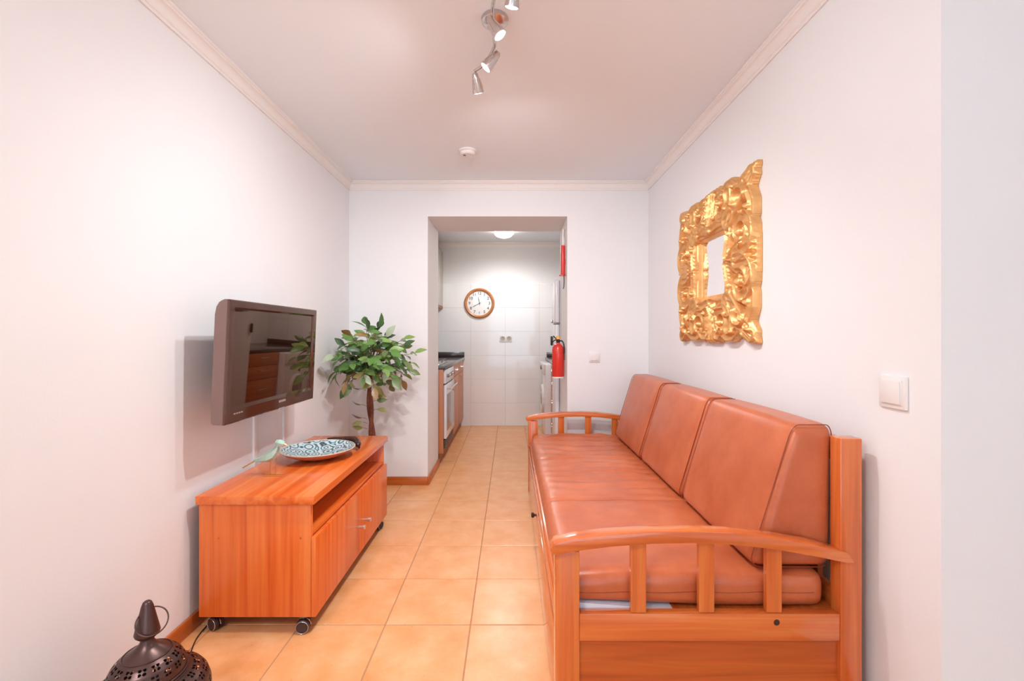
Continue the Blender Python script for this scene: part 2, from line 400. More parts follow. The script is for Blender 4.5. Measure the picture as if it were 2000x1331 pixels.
# crown mouldings: profile (distance from wall, drop below ceiling), mitred
prof = [(0, -.067), (.006, -.067), (.008, -.056), (.0115, -.054), (.0115, -.050)]
for i in range(7):
    a = math.pi/2*i/6; prof.append((.0125+.021*(1-math.cos(a)), -.049+.031*math.sin(a)))
prof += [(.0345, -.0165), (.0345, -.0115), (.041, -.0085), (.0425, -.004), (.0425, -.0006), (0, -.0006)]
def crown(name, fn0, fn1):
    bm = B(); A = [bm.verts.new((*fn0(d), CZ+z)) for d, z in prof]; Z = [bm.verts.new((*fn1(d), CZ+z)) for d, z in prof]; n = len(prof)
    for i in range(n): bm.faces.new((A[i], A[(i+1) % n], Z[(i+1) % n], Z[i]))
    bm.faces.new(A); bm.faces.new(Z[::-1])
    link(name, bm, M_crown, smooth=25)['kind'] = S
e = .0006
crown('trim_1', lambda d: (XL+e+d, YR+e), lambda d: (XL+e+d, YB-e-d))
crown('trim_2', lambda d: (XL+e+d, YB-e-d), lambda d: (XR-e-d, YB-e-d))
crown('trim_3', lambda d: (XR-e-d, YB-e-d), lambda d: (XR-e-d, YE))
crown('trim_4', lambda d: (KX0+e+d, YK0+e), lambda d: (KX0+e+d, YK-.012-d))
crown('trim_5', lambda d: (KX0+e+d, YK-.001-d), lambda d: (KX1-e-d, YK-.001-d))
# baseboards
BH, BT = .066, .012
def skirt(name, x0, x1, y0, y1, m): box(name, x0, x1, y0, y1, .0003, BH, m, None, .003)['kind'] = S
skirt('baseboard_left', XL, XL+BT, YR, YB-BT, M_skirt)
skirt('baseboard_back_left', XL, OX0, YB-BT, YB, M_skirtx)
skirt('baseboard_opening_left', OX0, OX0+BT, YB-BT, YK0, M_skirt)
skirt('baseboard_opening_right', OX1-BT, OX1, YB-BT, YK0, M_skirt)
skirt('baseboard_back_right', OX1, XR, YB-BT, YB, M_skirtx)
skirt('baseboard_right', XR-BT, XR, YE, YB-BT, M_skirt)

# ------------------------------------------------------------------ TV stand
sx0, sx1, sy0, sy1, stz = -1.2355, -.770, 1.775, 2.85, .550
st = thing('tv_stand', ((sx0+sx1)/2, (sy0+sy1)/2, 0), 'orange-brown veneered low television stand on castors with open shelf and two doors', 'tv stand')
box('top', sx0, sx1, sy0, sy1, .516, stz, M_stand_y, st, .002)
bx0, bx1, by0, by1, bz = -1.231, -.789, 1.79, 2.825, .067
box('side_panel', bx0, bx1, by0, by0+.02, bz, .5155, M_stand_z, st, .001)
box('side_panel', bx0, bx1, by1-.02, by1, bz, .5155, M_stand_z, st, .001)
box('back_panel', bx0, bx0+.012, by0+.02, by1-.02, bz, .5155, M_stand_shaded, st)
box('bottom_panel', bx0+.012, bx1, by0+.02, by1-.02, bz, bz+.02, M_stand_shaded, st)
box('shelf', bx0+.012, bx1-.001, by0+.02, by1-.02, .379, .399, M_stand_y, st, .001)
box('divider', bx0+.012, bx1-.02, 2.298, 2.314, bz+.02, .379, M_stand_shaded, st)
kz = .225
for x in (-1.153, -.829): lathe('screw', [(0, 0), (.0042, 0), (.0038, .0012), (0, .0014)], (x, by0, .379), M_skirt, st, (0, -1, 0), 12)
for a, b, ky in ((by0, 2.3055, 2.258), (2.3075, by1-.002, 2.352)):
    d = box('door', bx1+.0015, bx1+.0195, a, b, bz, .382, M_stand_z, st, .0015)
    lathe('knob', [(.004, 0), (.0045, .006), (.0105, .036), (.011, .043), (.009, .0455), (0, .046)], (bx1+.0195, ky, kz), M_silver, d, 'x', 16)
for x, y, a in ((-1.185, 1.83, .7), (-.825, 1.812, 1.15), (-1.19, 2.76, .5), (-.805, 2.765, .3)):
    cs = link('castor', alathe(B(), [(.006, 0), (.006, .012), (.022, .013), (.022, .0175), (0, .0175)], (x, y, .049), 'z', 16), M_grey, st, smooth=40)
    ax = {.7: Vector((-.45, -1, 0)), 1.15: Vector((.12, -1, 0)), .5: Vector((.6, -.8, 0)), .3: Vector((.9, -.4, 0))}[a].normalized()
    c = Vector((x, y, .0265)) + Vector((0.0, -.004, 0))
    for s in (-1, 1):
        q = c+ax*(s*.0115)
        lathe('wheel', [(0, -.0085), (.022, -.0085), (.0262, -.005), (.0262, .005), (.022, .0085), (0, .0085)], q, M_rubber, cs, ax, 24)
    rq = c+ax*.0215; bu = ax.orthogonal().normalized(); bv = ax.cross(bu)
    sweep('wheel_rim', [rq+(bu*math.cos(t)+bv*math.sin(t))*.0235 for t in [2*math.pi*i/24 for i in range(24)]], .0016, M_chrome, cs, 6, True)
    bmh = B()
    asweep(bmh, [c+ax*.001+Vector((math.cos(t)*0, 0, 0))+Vector((-ax.y, ax.x, 0))*(.0275*math.cos(t))+Vector((0, 0, .0275*math.sin(t))) for t in [math.pi*(i/10) for i in range(11)]], .0028, 6)
    link('castor_hood', bmh, M_chrome, cs, smooth=60)

# ------------------------------------------------------------------ television
W_TV, H_TV = .76, .4858
tv_c = Vector((-1.0897, 2.1165, 1.0776)); yaw, tilt = .0088, .04285
n0 = Vector((math.cos(yaw), -math.sin(yaw), 0)); tu = Vector((math.sin(yaw), math.cos(yaw), 0))
tvv = Vector((0, 0, 1))*math.cos(tilt)+n0*math.sin(tilt); tn = tu.cross(tvv).normalized()
if tn.x < 0: tn = -tn
tv = thing('television', (tv_c.x-.1, tv_c.y, tv_c.z-H_TV/2), 'flat television with glossy dark bezel on a bracket above the stand', 'television')
def tvp(u, v, n): return tv_c+tu*u+tvv*v+tn*n
def tvmap(bm):
    for v in bm.verts: v.co = tvp(v.co.x, v.co.y, v.co.z)
    return bm
hw, hh = W_TV/2, H_TV/2
# side shell: rounded at the back
bm = B()
pf = [(hh, -.001), (hh, -.012), (hh-.004, -.022), (hh-.012, -.034), (hh-.03, -.044), (hh-.06, -.049), (-hh+.03, -.049), (-hh+.006, -.046), (-hh, -.038), (-hh, -.001)]
aprism(bm, [(p[0], p[1]) for p in pf], 'x', -hw, hw, .0015, 1)
link('shell', tvmap(bm), M_tvside, tv, smooth=35)
bm = B(); abox(bm, -.24, .24, -.15, .13, -.075, -.048, .01); link('rear_housing', tvmap(bm), M_black, tv, smooth=35)
# bezel ring with bevelled inner slope
def ring(o, i, z0, z1, zi):
    bm = B(); (ox0, ox1, oy0, oy1), (ix0, ix1, iy0, iy1) = o, i
    O = [(ox0, oy0), (ox1, oy0), (ox1, oy1), (ox0, oy1)]; I = [(ix0, iy0), (ix1, iy0), (ix1, iy1), (ix0, iy1)]
    lay = [[bm.verts.new((*p, z0)) for p in O], [bm.verts.new((*p, z1-.003)) for p in O]]
    lay.append([bm.verts.new((p[0]*(1-.004/hw), p[1]*(1-.004/hh), z1)) for p in O])
    mid = [(p[0]*.78+q[0]*.22, p[1]*.78+q[1]*.22) for p, q in zip(I, O)]
    lay.append([bm.verts.new((*p, z1)) for p in mid]); lay.append([bm.verts.new((*p, zi)) for p in I]); lay.append([bm.verts.new((*p, z0)) for p in I])
    for a, b in zip(lay, lay[1:]):
        for k in range(4): bm.faces.new((a[k], b[k], b[(k+1) % 4], a[(k+1) % 4]))
    return bm
link('bezel', tvmap(ring((-hw, hw, -hh, hh), (-hw+.036, hw-.036, -hh+.066, hh-.036), 0, .010, .003)), M_tvframe, tv)
bm = B(); abox(bm, -hw+.0362, hw-.0362, -hh+.0662, hh-.0362, 0, .0028); link('screen', tvmap(bm), M_screen, tv)
bm = B(); abox(bm, .015, .075, -hh+.030, -hh+.040, .0085, .0112, .001); link('badge', tvmap(bm), M_silver, tv)
bm = B(); abox(bm, .02, .07, -hh-.006, -hh+.004, .002, .011, .002); link('sensor_window', tvmap(bm), M_silver, tv)
for k in range(4):
    bm = B(); abox(bm, -hw+.05+k*.016, -hw+.062+k*.016, -hh+.033, -hh+.039, .0092, .0104); link('print_mark', tvmap(bm), M_silver, tv)
bm = B(); abox(bm, XL, tv_c.x-.068, 2.02, 2.24, 1.0, 1.16, .004); abox(bm, XL, XL+.02, 1.95, 2.30, .93, 1.2, .003)
link('wall_bracket', bm, M_black, tv, smooth=35)
for y, wd, z0, z1, lb in ((2.253, .030, .30, 1.0, 'wide white cable trunking running down the wall below the television'), (2.537, .014, .30, .93, 'narrow white cable trunking on the wall beyond the wide one')):
    c_ = box('cable_trunking', XL, XL+.011, y-wd/2, y+wd/2, z0, z1, M_white, None, .002); tag(c_, lb, 'cable trunking', 'cable trunking under the television')

# ------------------------------------------------------------------ sofa bed
sb = thing('sofa_bed', (.59, 2.40, 0), 'wooden three-seat sofa bed frame with curved slatted arms along the right wall', 'sofa')
SY0, SY1 = 1.354, 3.465      # outer faces of the two end frames
FX0, FX1 = .134, .207; BX0, BX1 = .986, 1.052
def arm_poly(x0):
    # curved arm board in the x-z plane, drawn for the near end
    top = [(.117, .552), (.13, .567), (.20, .582), (.30, .593), (.42, .600), (.54, .602), (.66, .597), (.78, .583), (.90, .562), (1.00, .536)]
    bot = [(1.018, .508), (1.0, .506), (.90, .527), (.78, .548), (.66, .561), (.54, .566), (.42, .564), (.30, .556), (.20, .543), (.15, .533), (.128, .532), (.118, .540)]
    return top+bot
def arm_z(x):
    pts = [(.118, .540), (.15, .533), (.20, .543), (.30, .556), (.42, .564), (.54, .566), (.66, .561), (.78, .548), (.90, .527), (1.0, .506)]
    for a, b in zip(pts, pts[1:]):
        if a[0] <= x <= b[0]: return a[1]+(b[1]-a[1])*(x-a[0])/(b[0]-a[0])
    return .53
for near in (True, False):
    def yy(d0, d1): return (SY0+d0, SY0+d1) if near else (SY1-d1, SY1-d0)
    y0, y1 = yy(0, .046); box('front_post', FX0, FX1, y0, y1, .0004, .5345, M_sofa_z, sb, .004)
    y0, y1 = yy(0, .046); box('back_post', BX0, BX1, y0, y1, .0004, .872, M_sofa_z, sb, .004)
    y0, y1 = yy(-.018, .036); 
    link('armrest', aprism(B(), arm_poly(0), 'y', y0, y1, .004, 2), M_sofa_x, sb, smooth=30)
    y0, y1 = yy(.002, .032); box('side_rail', FX1, BX0, y0, y1, .265, .346, M_sofa_x, sb, .002)
    for x in (.362, .567, .770):
        y0, y1 = yy(.0075, .026)
        za = arm_z(x); zb = arm_z(x+.046)
        link('slat', aprism(B(), [(x, .3465), (x+.046, .3465), (x+.046, zb+.004), (x, za+.004)], 'y', y0, y1, .001, 1), M_sofa_z, sb)
    y0, y1 = yy(.012, .024); box('side_panel', FX1, BX0, y0, y1, .05, .265, M_panel, sb)
    y0, y1 = yy(.002, .032); box('lower_rail', FX1, BX0, y0, y1, .02, .07, M_sofa_x, sb, .002)
lathe('wood_knot', [(0, 0), (.0095, 0), (.009, .0006), (0, .0007)], (.797, SY0+.0022, .321), M_darkwood, sb, (0, -1, 0), 16)
ya, yb = SY0+.046, SY1-.046
box('front_rail', .142, .17, ya, yb, .262, .372, M_sofa_y, sb, .003)
box('rail_lip', .136, .142, ya, yb, .300, .345, M_sofa_y, sb, .002)
dr = box('drawer_front', .1365, .158, ya+.002, yb-.002, .022, .254, M_sofa_y, sb, .003)
lathe('knob', [(.006, 0), (.006, -.008), (.013, -.014), (.014, -.02), (.010, -.026), (0, -.027)], (.1365, 2.41, .225), M_darkwood, dr, 'x', 16)
box('back_top_rail', 1.008, 1.045, ya, yb, .79, .862, M_sofa_y, sb, .004)
box('back_lower_rail', 1.008, 1.045, ya, yb, .30, .38, M_sofa_y, sb, .004)
for i in range(9):
    y = ya+.12+i*(yb-ya-.24)/8
    box('back_slat', 1.016, 1.034, y-.022, y+.022, .38, .79, M_sofa_z, sb, .001)
box('bed_base', .17, 1.008, ya, yb, .318, .336, M_sofa_y, sb)
# seat mattress with wrinkles
def mat_fn(q):
    x, y, z = q
    top = max(0, min(1, (z-.39)/.045))
    # gentle doming and creases across the far section
    d = .006*math.sin((x-.14)/.84*math.pi)*top
    far = max(0, min(1, (y-1.95)/.25))
    wob = noise.noise(Vector((x*2.2, y*2.0, .3)))*.05
    s = math.sin((y+wob*2.2+.05*noise.noise(Vector((x*6, y*4, 2))))*2*math.pi/.105)
    env = .5+.5*noise.noise(Vector((x*3.1, y*2.3, 5.1)))
    d += top*far*.0125*(abs(s)**1.5*(1 if s > 0 else -1))*max(0, env)*min(1, max(0, (x-.18)/.15))
    d += top*.006*noise.noise(Vector((x*5, y*6, 1.7)))
    # sections meet at seams
    for ys in (2.015, 2.69):
        d -= top*.007*math.exp(-((y-ys)/.011)**2)
    d *= 1-max(0, min(1, (x-.66)/.07)) if d > 0 else 1
    nx = x
    if z < .375 : d += .028*max(0, min(1, (.62-x)/.45))*max(0, 1-(y-1.4)/.4)*(1-(z-.336)/.04 if z > .336 else 1)
    front = max(0, min(1, (.22-x)/.08))
    nx -= .012*front*math.sin(max(0, min(1, (z-.345)/.13))*math.pi)
    ny = y
    corner = max(0, (y-3.2)/.2)*front
    nx += .03*corner
    nearb = max(0, min(1, (1.43-y)/.04))
    ny -= .008*nearb*abs(math.sin((x-.16)/.205*math.pi))*math.sin(max(0, min(1, (z-.345)/.12))*math.pi)
    return Vector((nx, ny, z+d))
bm = arbox(B(), .158, .972, 1.394, 3.385, .3375, .448, .034, 26, 150, 6, mat_fn)
mt = thing('mattress', (.565, 2.39, .3375), 'long tan leather seat mattress lying on the sofa bed', 'mattress')
link('cover', bm, M_leather, mt, smooth=70)
sweep('seam', [mat_fn(Vector((x, 1.3938, .392))) for x in np.linspace(.20, .93, 40)], .0012, M_seam, mt, 6)
for ys in (2.015, 2.69):
    sweep('seam', [mat_fn(Vector((x, ys, .4482))) + Vector((0, 0, .0005)) for x in np.linspace(.185, .76, 24)], .0017, M_seam, mt, 6)
bm = B()
aprism(bm, [(.212, .3365), (.50, .3365), (.50, .3385), (.40, .347), (.212, .361)], 'y', 1.388, 1.55, .001, 1)
link('lining', bm, M_sheet, mt, smooth=30)
# back cushions
cy = [1.402, 2.012, 2.638, 3.272]
CL = ['tan leather wedge back cushion nearest the curved front armrest', 'tan leather wedge back cushion in the middle of the three', 'tan leather wedge back cushion nearest the kitchen opening']
for i in range(3):
    y0, y1 = cy[i]+.003, cy[i+1]-.003; z0, z1 = .4555, .902
    def cmap(q, y0=y0, y1=y1):
        x, y, z = q; t = (z-z0)/(z1-z0); s = (x-.745)/(1.004-.745)
        f = .745+(.882-.745)*max(0, t)**1.08; bk = 1.004
        nx = f+(bk-f)*s
        bul = math.sin(max(0, min(1, (y-y0)/(y1-y0)))*math.pi)*math.sin(max(0, min(1, t))*math.pi)
        nx -= .012*bul*(1-s) + .003*noise.noise(Vector((x*4, y*5+i*7, z*5)))*(1-s)
        return Vector((nx, y, z+.004*math.sin(max(0, min(1, (y-y0)/(y1-y0)))*math.pi)*t))
    bm = arbox(B(), .745, 1.004, y0, y1, z0, z1, .038, 8, 16, 14, cmap)
    cu = thing('back_cushion', (.90, (y0+y1)/2, z0), CL[i], 'cushion', 'back cushions on the sofa bed')
    link('cover', bm, M_leather, cu, smooth=70)
    for ye, s in ((y0, 1), (y1, -1)):
        r = .038; pts = []
        for cxx, czz, a0 in ((1.004-r, z1-r, 0), (.745+r, z1-r, 90), (.745+r, z0+r, 180), (1.004-r, z0+r, 270)):
            for k in range(6):
                a = math.radians(a0+90*k/5); pts.append((cxx+r*.97*math.cos(a), czz+r*.97*math.sin(a)))
        ring_pts = [cmap(Vector((p[0], ye+s*.012, p[1]))) for p in pts]
        dense = []
        for a, b in zip(ring_pts, ring_pts[1:]+ring_pts[:1]):
            m = max(1, int((b-a).length/.03))
            dense += [a.lerp(b, k/m) for k in range(m)]
        sweep('piping', dense, .0016, M_seam, cu, 6, True)

# ------------------------------------------------------------------ carved gilt mirror
MY0, MY1, MZ0, MZ1 = 1.958, 2.838, 1.143, 1.945
mc = Vector((XR, (MY0+MY1)/2, (MZ0+MZ1)/2)); a_, b_ = (MY1-MY0)/2, (MZ1-MZ0)/2
mr = thing('mirror', (XR, mc.y, MZ0), 'small wall mirror in a wide carved gilt scrollwork frame', 'mirror')
NU, NV = 236, 216
U, V = np.meshgrid(np.linspace(-a_, a_, NU), np.linspace(-b_, b_, NV), indexing='ij')
Hh = np.full(U.shape, -1.0)
def stroke(pts, w0, w1, amp, groove=0, basez=.008, pw=1.0):
    """a carved ridge along a polyline: widths taper from w0 to w1."""
    global Hh
    P = np.array(pts); seg = np.linalg.norm(np.diff(P, axis=0), axis=1); L = np.concatenate([[0], np.cumsum(seg)])
    n = max(12, int(L[-1]/.004)); tt = np.linspace(0, L[-1], n)
    X = np.interp(tt, L, P[:, 0]); Y = np.interp(tt, L, P[:, 1])
    best = np.full(U.shape, 9.0); bt = np.zeros(U.shape); sg = np.zeros(U.shape)
    for k in range(n):
        t = k/(n-1); wdt = (w0+(w1-w0)*t**pw)
        dx = U-X[k]; dy = V-Y[k]; d = np.hypot(dx, dy)/wdt
        m = d < best; best[m] = d[m]; bt[m] = t
        kk = min(k, n-2); tx, ty = X[kk+1]-X[kk], Y[kk+1]-Y[kk]
        s = np.sign(tx*dy-ty*dx); sg[m] = s[m]
    ins = best < 1
    prof = np.sqrt(np.clip(1-best**2, 0, 1))
    amp = amp*1.55
    hgt = basez+amp*np.where(best < .72, .62+.38*(best/.72)**2, np.sqrt(np.clip(1-((best-.72)/.28)**2, 0, 1)))*(1-.25*bt) if groove == 9 else basez+amp*prof*(1-.35*bt)
    if groove and groove != 9: hgt = hgt-amp*.30*np.abs(np.sin(best*math.pi*groove))*prof
    Hh = np.where(ins, np.maximum(Hh, hgt), Hh)
ang_ = np.arctan2(V/b_, U/a_)
edge = np.maximum(np.abs(U)/(a_-.010), np.abs(V)/(b_-.010))
per = np.where(np.abs(U)/(a_) > np.abs(V)/(b_), V, U)
scal = .022*np.abs(np.sin(per*math.pi/.147))**.6+.020*np.exp(-(per/.035)**2)
inside = (np.abs(U) < a_-.040+scal) & (np.abs(V) < b_-.040+scal)
Hh = np.where(inside, .010+.004*np.sin(U*90)*np.sin(V*80), Hh)
def mirror4(pts, *a, **k):
    for su in (-1, 1):
        for sv in (-1, 1): stroke([(x*su, y*sv) for x, y in pts], *a, **k)
def arc(cx, cy, r0, r1, a0, a1, n=26):
    return [(cx+(r0+(r1-r0)*i/n)*math.cos(math.radians(a0+(a1-a0)*i/n)), cy+(r0+(r1-r0)*i/n)*math.sin(math.radians(a0+(a1-a0)*i/n))) for i in range(n+1)]
# quarter design (x to the side, y up): rolled acanthus ribbons, then leaves and curls on top
mirror4(arc(.318, .118, .105, .034, -100, 235), .046, .022, .030, 9)
mirror4(arc(.128, .296, .085, .028, 20, -300), .042, .020, .028, 9)
mirror4([(.20, .20), (.26, .255), (.33, .31), (.395, .36)], .060, .040, .026, 9)
mirror4([(.385, .285), (.408, .235), (.408, .175), (.385, .125), (.372, .105)], .026, .028, .024, 9)
mirror4([(.375, .12), (.402, .09), (.404, .06), (.385, .045)], .024, .022, .026, 9)
mirror4([(.28, .345), (.235, .368), (.175, .368), (.125, .345)], .026, .028, .024, 9)
mirror4([(.125, .34), (.095, .366), (.06, .366), (.045, .35)], .022, .022, .026, 9)
mirror4(arc(.325, .275, .055, .02, 210, -70), .036, .016, .042, 1)
mirror4(arc(.245, .315, .050, .018, -120, 150), .032, .014, .036, 1)
mirror4([(.37, .335), (.40, .365), (.425, .385)], .036, .020, .032, 2)
mirror4([(.33, .355), (.355, .378), (.375, .388)], .022, .012, .028, 1)
mirror4([(.385, .30), (.408, .325), (.428, .345)], .022, .012, .028, 1)
mirror4([(.195, .02), (.21, .10), (.205, .17), (.225, .22)], .026, .030, .030, 9)
mirror4([(.02, .19), (.09, .205), (.17, .205), (.225, .22)], .026, .030, .028, 9)
for k in range(3):   # shell fans at mid-sides
    mirror4([(.21, .012*k), (.29, .018+.026*k), (.39, .02+.030*k), (.428, .016+.026*k)], .014, .024, .038-.003*k, 1)
    mirror4([(.012*k, .21), (.016+.024*k, .26), (.016+.034*k, .34), (.014+.032*k, .385)], .014, .022, .036-.003*k, 1)
for x, y, r in ((.315, .115, .026), (.125, .300, .022), (.255, .345, .016), (.385, .215, .018), (.225, .125, .018), (.06, .245, .018), (.345, .20, .02), (.19, .26, .02)):
    mirror4([(x, y), (x+.002, y)], r, r, .036)
# a few asymmetric leaves so the quarters are not clones
rr = random.Random(3)
for k in range(10):
    ang = rr.uniform(0, 2*math.pi); x = rr.uniform(.2, .40)*math.copysign(1, math.cos(ang)); y = rr.uniform(.0, .36)*math.copysign(1, math.sin(ang))
    if rr.random() < .5: x, y = rr.uniform(0, .36)*math.copysign(1, math.cos(ang)), rr.uniform(.2, .35)*math.copysign(1, math.sin(ang))
    a0 = rr.uniform(0, 360); stroke(arc(x, y, rr.uniform(.03, .05), .012, a0, a0+rr.choice((-1, 1))*rr.uniform(120, 240), 14), .017, .007, .036, 1, basez=.012)
hole = (np.abs(U) < .168) & (np.abs(V) < .158)
Hh[hole] = -1
keep = Hh > 0
bm = B(); idx = -np.ones(U.shape, int); vl = []
def mpt(u, v, h): return Vector((XR-.0015-h, mc.y+u, mc.z+v))
cell = keep[:-1, :-1] & keep[1:, :-1] & keep[:-1, 1:] & keep[1:, 1:]
vt = {}
def gv(i, j):
    if (i, j) not in vt: vt[(i, j)] = bm.verts.new(mpt(U[i, j], V[i, j], Hh[i, j]))
    return vt[(i, j)]
for i, j in zip(*np.nonzero(cell)): bm.faces.new((gv(i, j), gv(i+1, j), gv(i+1, j+1), gv(i, j+1)))
bmesh.ops.smooth_vert(bm, verts=bm.verts, factor=.5, use_axis_x=True, use_axis_y=True, use_axis_z=True)
be = [e_ for e_ in bm.edges if e_.is_boundary]
ex = bmesh.ops.extrude_edge_only(bm, edges=be)
for v in ex['geom']:
    if isinstance(v, bmesh.types.BMVert): v.co.x = XR-.0015
link('carved_frame', bm, M_gold, mr, smooth=60)
# inner moulding, stepped towards the glass
bm = B()
steps = [(.196, .186, .0), (.196, .186, .030), (.188, .178, .036), (.178, .168, .030), (.174, .164, .022), (.160, .150, .012), (.160, .150, .0)]
lays = [[bm.verts.new(mpt(su*u, sv*v, h)) for su, sv in ((-1, -1), (1, -1), (1, 1), (-1, 1))] for u, v, h in steps]
for A, Z in zip(lays, lays[1:]):
    for k in range(4): bm.faces.new((A[k], Z[k], Z[(k+1) % 4], A[(k+1) % 4]))
link('inner_moulding', bm, M_gold, mr)
box('mirror_glass', XR-.009, XR-.002, mc.y-.1605, mc.y+.1605, mc.z-.1505, mc.z+.1505, M_mirror, mr)

# ------------------------------------------------------------------ artificial ficus behind the stand
tb = Vector((-.972, 3.16, 0))
fi = thing('potted_ficus', tb, 'leafy green artificial ficus tree with brown trunk behind the television stand', 'plant')
lathe('pot', [(0, .0005), (.072, .0005), (.076, .01), (.094, .20), (.099, .20), (.099, .23), (.090, .23), (.087, .205), (0, .205)], tb, M_pot, fi)
lathe('moss', [(.086, .2), (.084, .212), (.06, .222), (0, .224)], tb, M_soil, fi)
def tr(z): return Vector((tb.x+.012*math.sin(z*5), tb.y+.01*math.cos(z*4), z))
for ph in (0, math.pi):
    pts = []
    for i in range(40):
        z = .21+(.86-.21+.1)*i/39; c = tr(z); pts.append(c+Vector((math.cos(z*14+ph), math.sin(z*14+ph), 0))*.010)
    sweep('trunk', pts, [.0165-.005*i/39 for i in range(40)], M_trunk, fi, 9)
leaf_me = []
def leaf_mesh(mat, fold):
    L, Wd = .094, .046; bm = B()
    rows = [(0, 0), (.16, .55), (.36, .96), (.56, 1.0), (.76, .68), (.90, .32), (1.0, 0)]
    mid = []; lf = []; rt = []
    for t, ww in rows:
        z = -.014*(t**2)*1.6; mid.append(bm.verts.new((0, t*L, z)))
        if ww: lf.append(bm.verts.new((-ww*Wd/2, t*L, z+fold*ww))); rt.append(bm.verts.new((ww*Wd/2, t*L, z+fold*ww)))
    for S_ in (lf, rt):
        bm.faces.new((mid[0], mid[1], S_[0]))
        for k in range(len(S_)-1): bm.faces.new((mid[k+1], mid[k+2], S_[k+1], S_[k]))
        bm.faces.new((mid[-2], mid[-1], S_[-1]))
    me = bpy.data.meshes.new('leaf'); bmesh.ops.recalc_face_normals(bm, faces=bm.faces); bm.to_mesh(me); bm.free()
    me.polygons.foreach_set('use_smooth', [True]*len(me.polygons)); me.materials.append(mat); return me
for m in M_leaf: leaf_me.append(leaf_mesh(m, .007))
rl = random.Random(11)
def put_leaf(p, d, roll, sc, mi):
    d = Vector(d).normalized(); out = (Vector(p)-cc); out = out.normalized() if out.length > 1e-3 else Vector((0, 0, 1))
    hint = Vector((0, 0, .55))+Vector((0, -.55, 0))+out*.6+Vector((rl.uniform(-.6, .6), rl.uniform(-.6, .6), rl.uniform(-.5, .5)))
    x = d.cross(hint); x = x.normalized() if x.length > 1e-3 else Vector((1, 0, 0)); z = x.cross(d)
    R = Matrix((x, d, z)).transposed() @ Matrix.Rotation(roll*.5, 3, 'Y')
    o = bpy.data.objects.new('leaf', leaf_me[mi]); C.objects.link(o); o.parent = fi
    o.matrix_local = Matrix.LocRotScale(Vector(p)-tb, R.to_quaternion(), Vector((sc, sc, sc)))
cc = Vector((tb.x+.005, tb.y, 1.005))
def pick(p):
    low = p.z < .93
    return rl.choices(range(8), [2, 2, 2, 1.5, 3, 4, 3, .8] if low else [4, 4, 3, 2.5, 1.2, .5, 2, .5])[0]
crown_top = tr(.93)
dirs = []
NT = 53
for i in range(NT):
    zf = 1-2*(i+.5)/NT; ph = i*2.39996; rr_ = math.sqrt(1-zf*zf); dirs.append(Vector((rr_*math.cos(ph), rr_*math.sin(ph), zf)))
nl = 0
for k, d in enumerate(dirs):
    if d.z < -.78: continue
    rx = .292*rl.uniform(.72, 1.04); rz = (.262 if d.z > 0 else .25)*rl.uniform(.75, 1.05)
    end = cc+Vector((d.x*rx, d.y*rx*.9, d.z*rz)); 
    end.x = max(end.x, XL+.06); end.y = min(end.y, YB-.07); end.y = max(end.y, 2.80)
    st_ = tr(.86+.10*rl.random()); midp = st_.lerp(end, .5)+Vector((0, 0, .05))
    pts = spline([st_, midp, end], 6)
    sweep('twig', pts, [.004-.0028*i/(len(pts)-1) for i in range(len(pts))], M_twig, fi, 5)
    for q in range(6):
        t = .36+.64*q/5; ip = min(len(pts)-2, int(t*(len(pts)-1)-.001)); p = pts[ip].lerp(pts[ip+1], t*(len(pts)-1)-ip)
        tang = (pts[ip+1]-pts[ip]).normalized(); side = tang.cross(Vector((0, 0, 1)))
        side = side.normalized() if side.length > 1e-3 else Vector((1, 0, 0))
        s = (1 if q % 2 else -1) if q < 5 else 0
        dd = tang*.8+side*s*rl.uniform(.6, 1.0)+Vector((0, 0, rl.uniform(-.55, .25)))
        if p.x+dd.normalized().x*.1 < XL+.012: dd.x = abs(dd.x)*.2
        if p.y+dd.normalized().y*.1 > YB-.012: dd.y = -abs(dd.y)*.2
        put_leaf(p, dd, rl.uniform(-.6, .6), rl.uniform(.84, 1.12), pick(p)); nl += 1
# short shoots on the trunk
for z, sgn, sc in ((.83, 1, .75), (.80, -1, .7), (.76, 1, .8), (.72, 1, .8), (.66, 1, .85), (.69, -1, .72), (.60, -1, .8), (.57, -1, .8), (.53, -1, .8)):
    p = tr(z)+Vector((sgn*.022, -.012, 0)); q = p+Vector((sgn*.03, -.01, .012))
    sweep('twig', [p, p.lerp(q, .5)+Vector((0, 0, .004)), q], .0014, M_twig, fi, 5)
    put_leaf(q, (sgn*1, -.25, rl.uniform(-.3, .25)), rl.uniform(-.5, .5), sc, rl.choice((5, 4, 6)))

# ------------------------------------------------------------------ bird, bowl, dark ornament on the stand
bz_ = stz
br = thing('bird_figurine', (-1.07, 2.042, bz_), 'faceted mint green bird figurine on thin gold legs', 'figurine')
bm = B()
bc = Vector((-1.07, 2.042, bz_))
secs = [(-.088, .067, .004, .003), (-.055, .073, .017, .013), (-.020, .084, .025, .025), (.006, .098, .024, .028), (.020, .116, .017, .020), (.026, .130, .013, .012)]
rings_ = []
for x, z, ry, rz in secs:
    rings_.append([bm.verts.new(bc+Vector((x, ry*math.cos(q), z+rz*math.sin(q)))) for q in [math.radians(30+60*k) for k in range(6)]])
for A, Z in zip(rings_, rings_[1:]):
    for k in range(6): bm.faces.new((A[k], Z[k], Z[(k+1) % 6], A[(k+1) % 6]))
bm.faces.new(rings_[0][::-1]); bm.faces.new(rings_[-1])
link('body', bm, M_mint, br)
lathe('head', [(0, -.022), (.013, -.018), (.0185, -.004), (.017, .010), (.010, .020), (0, .022)], bc+Vector((.032, 0, .145)), M_mint, br, (1, 0, -.25), 6, smooth=False)
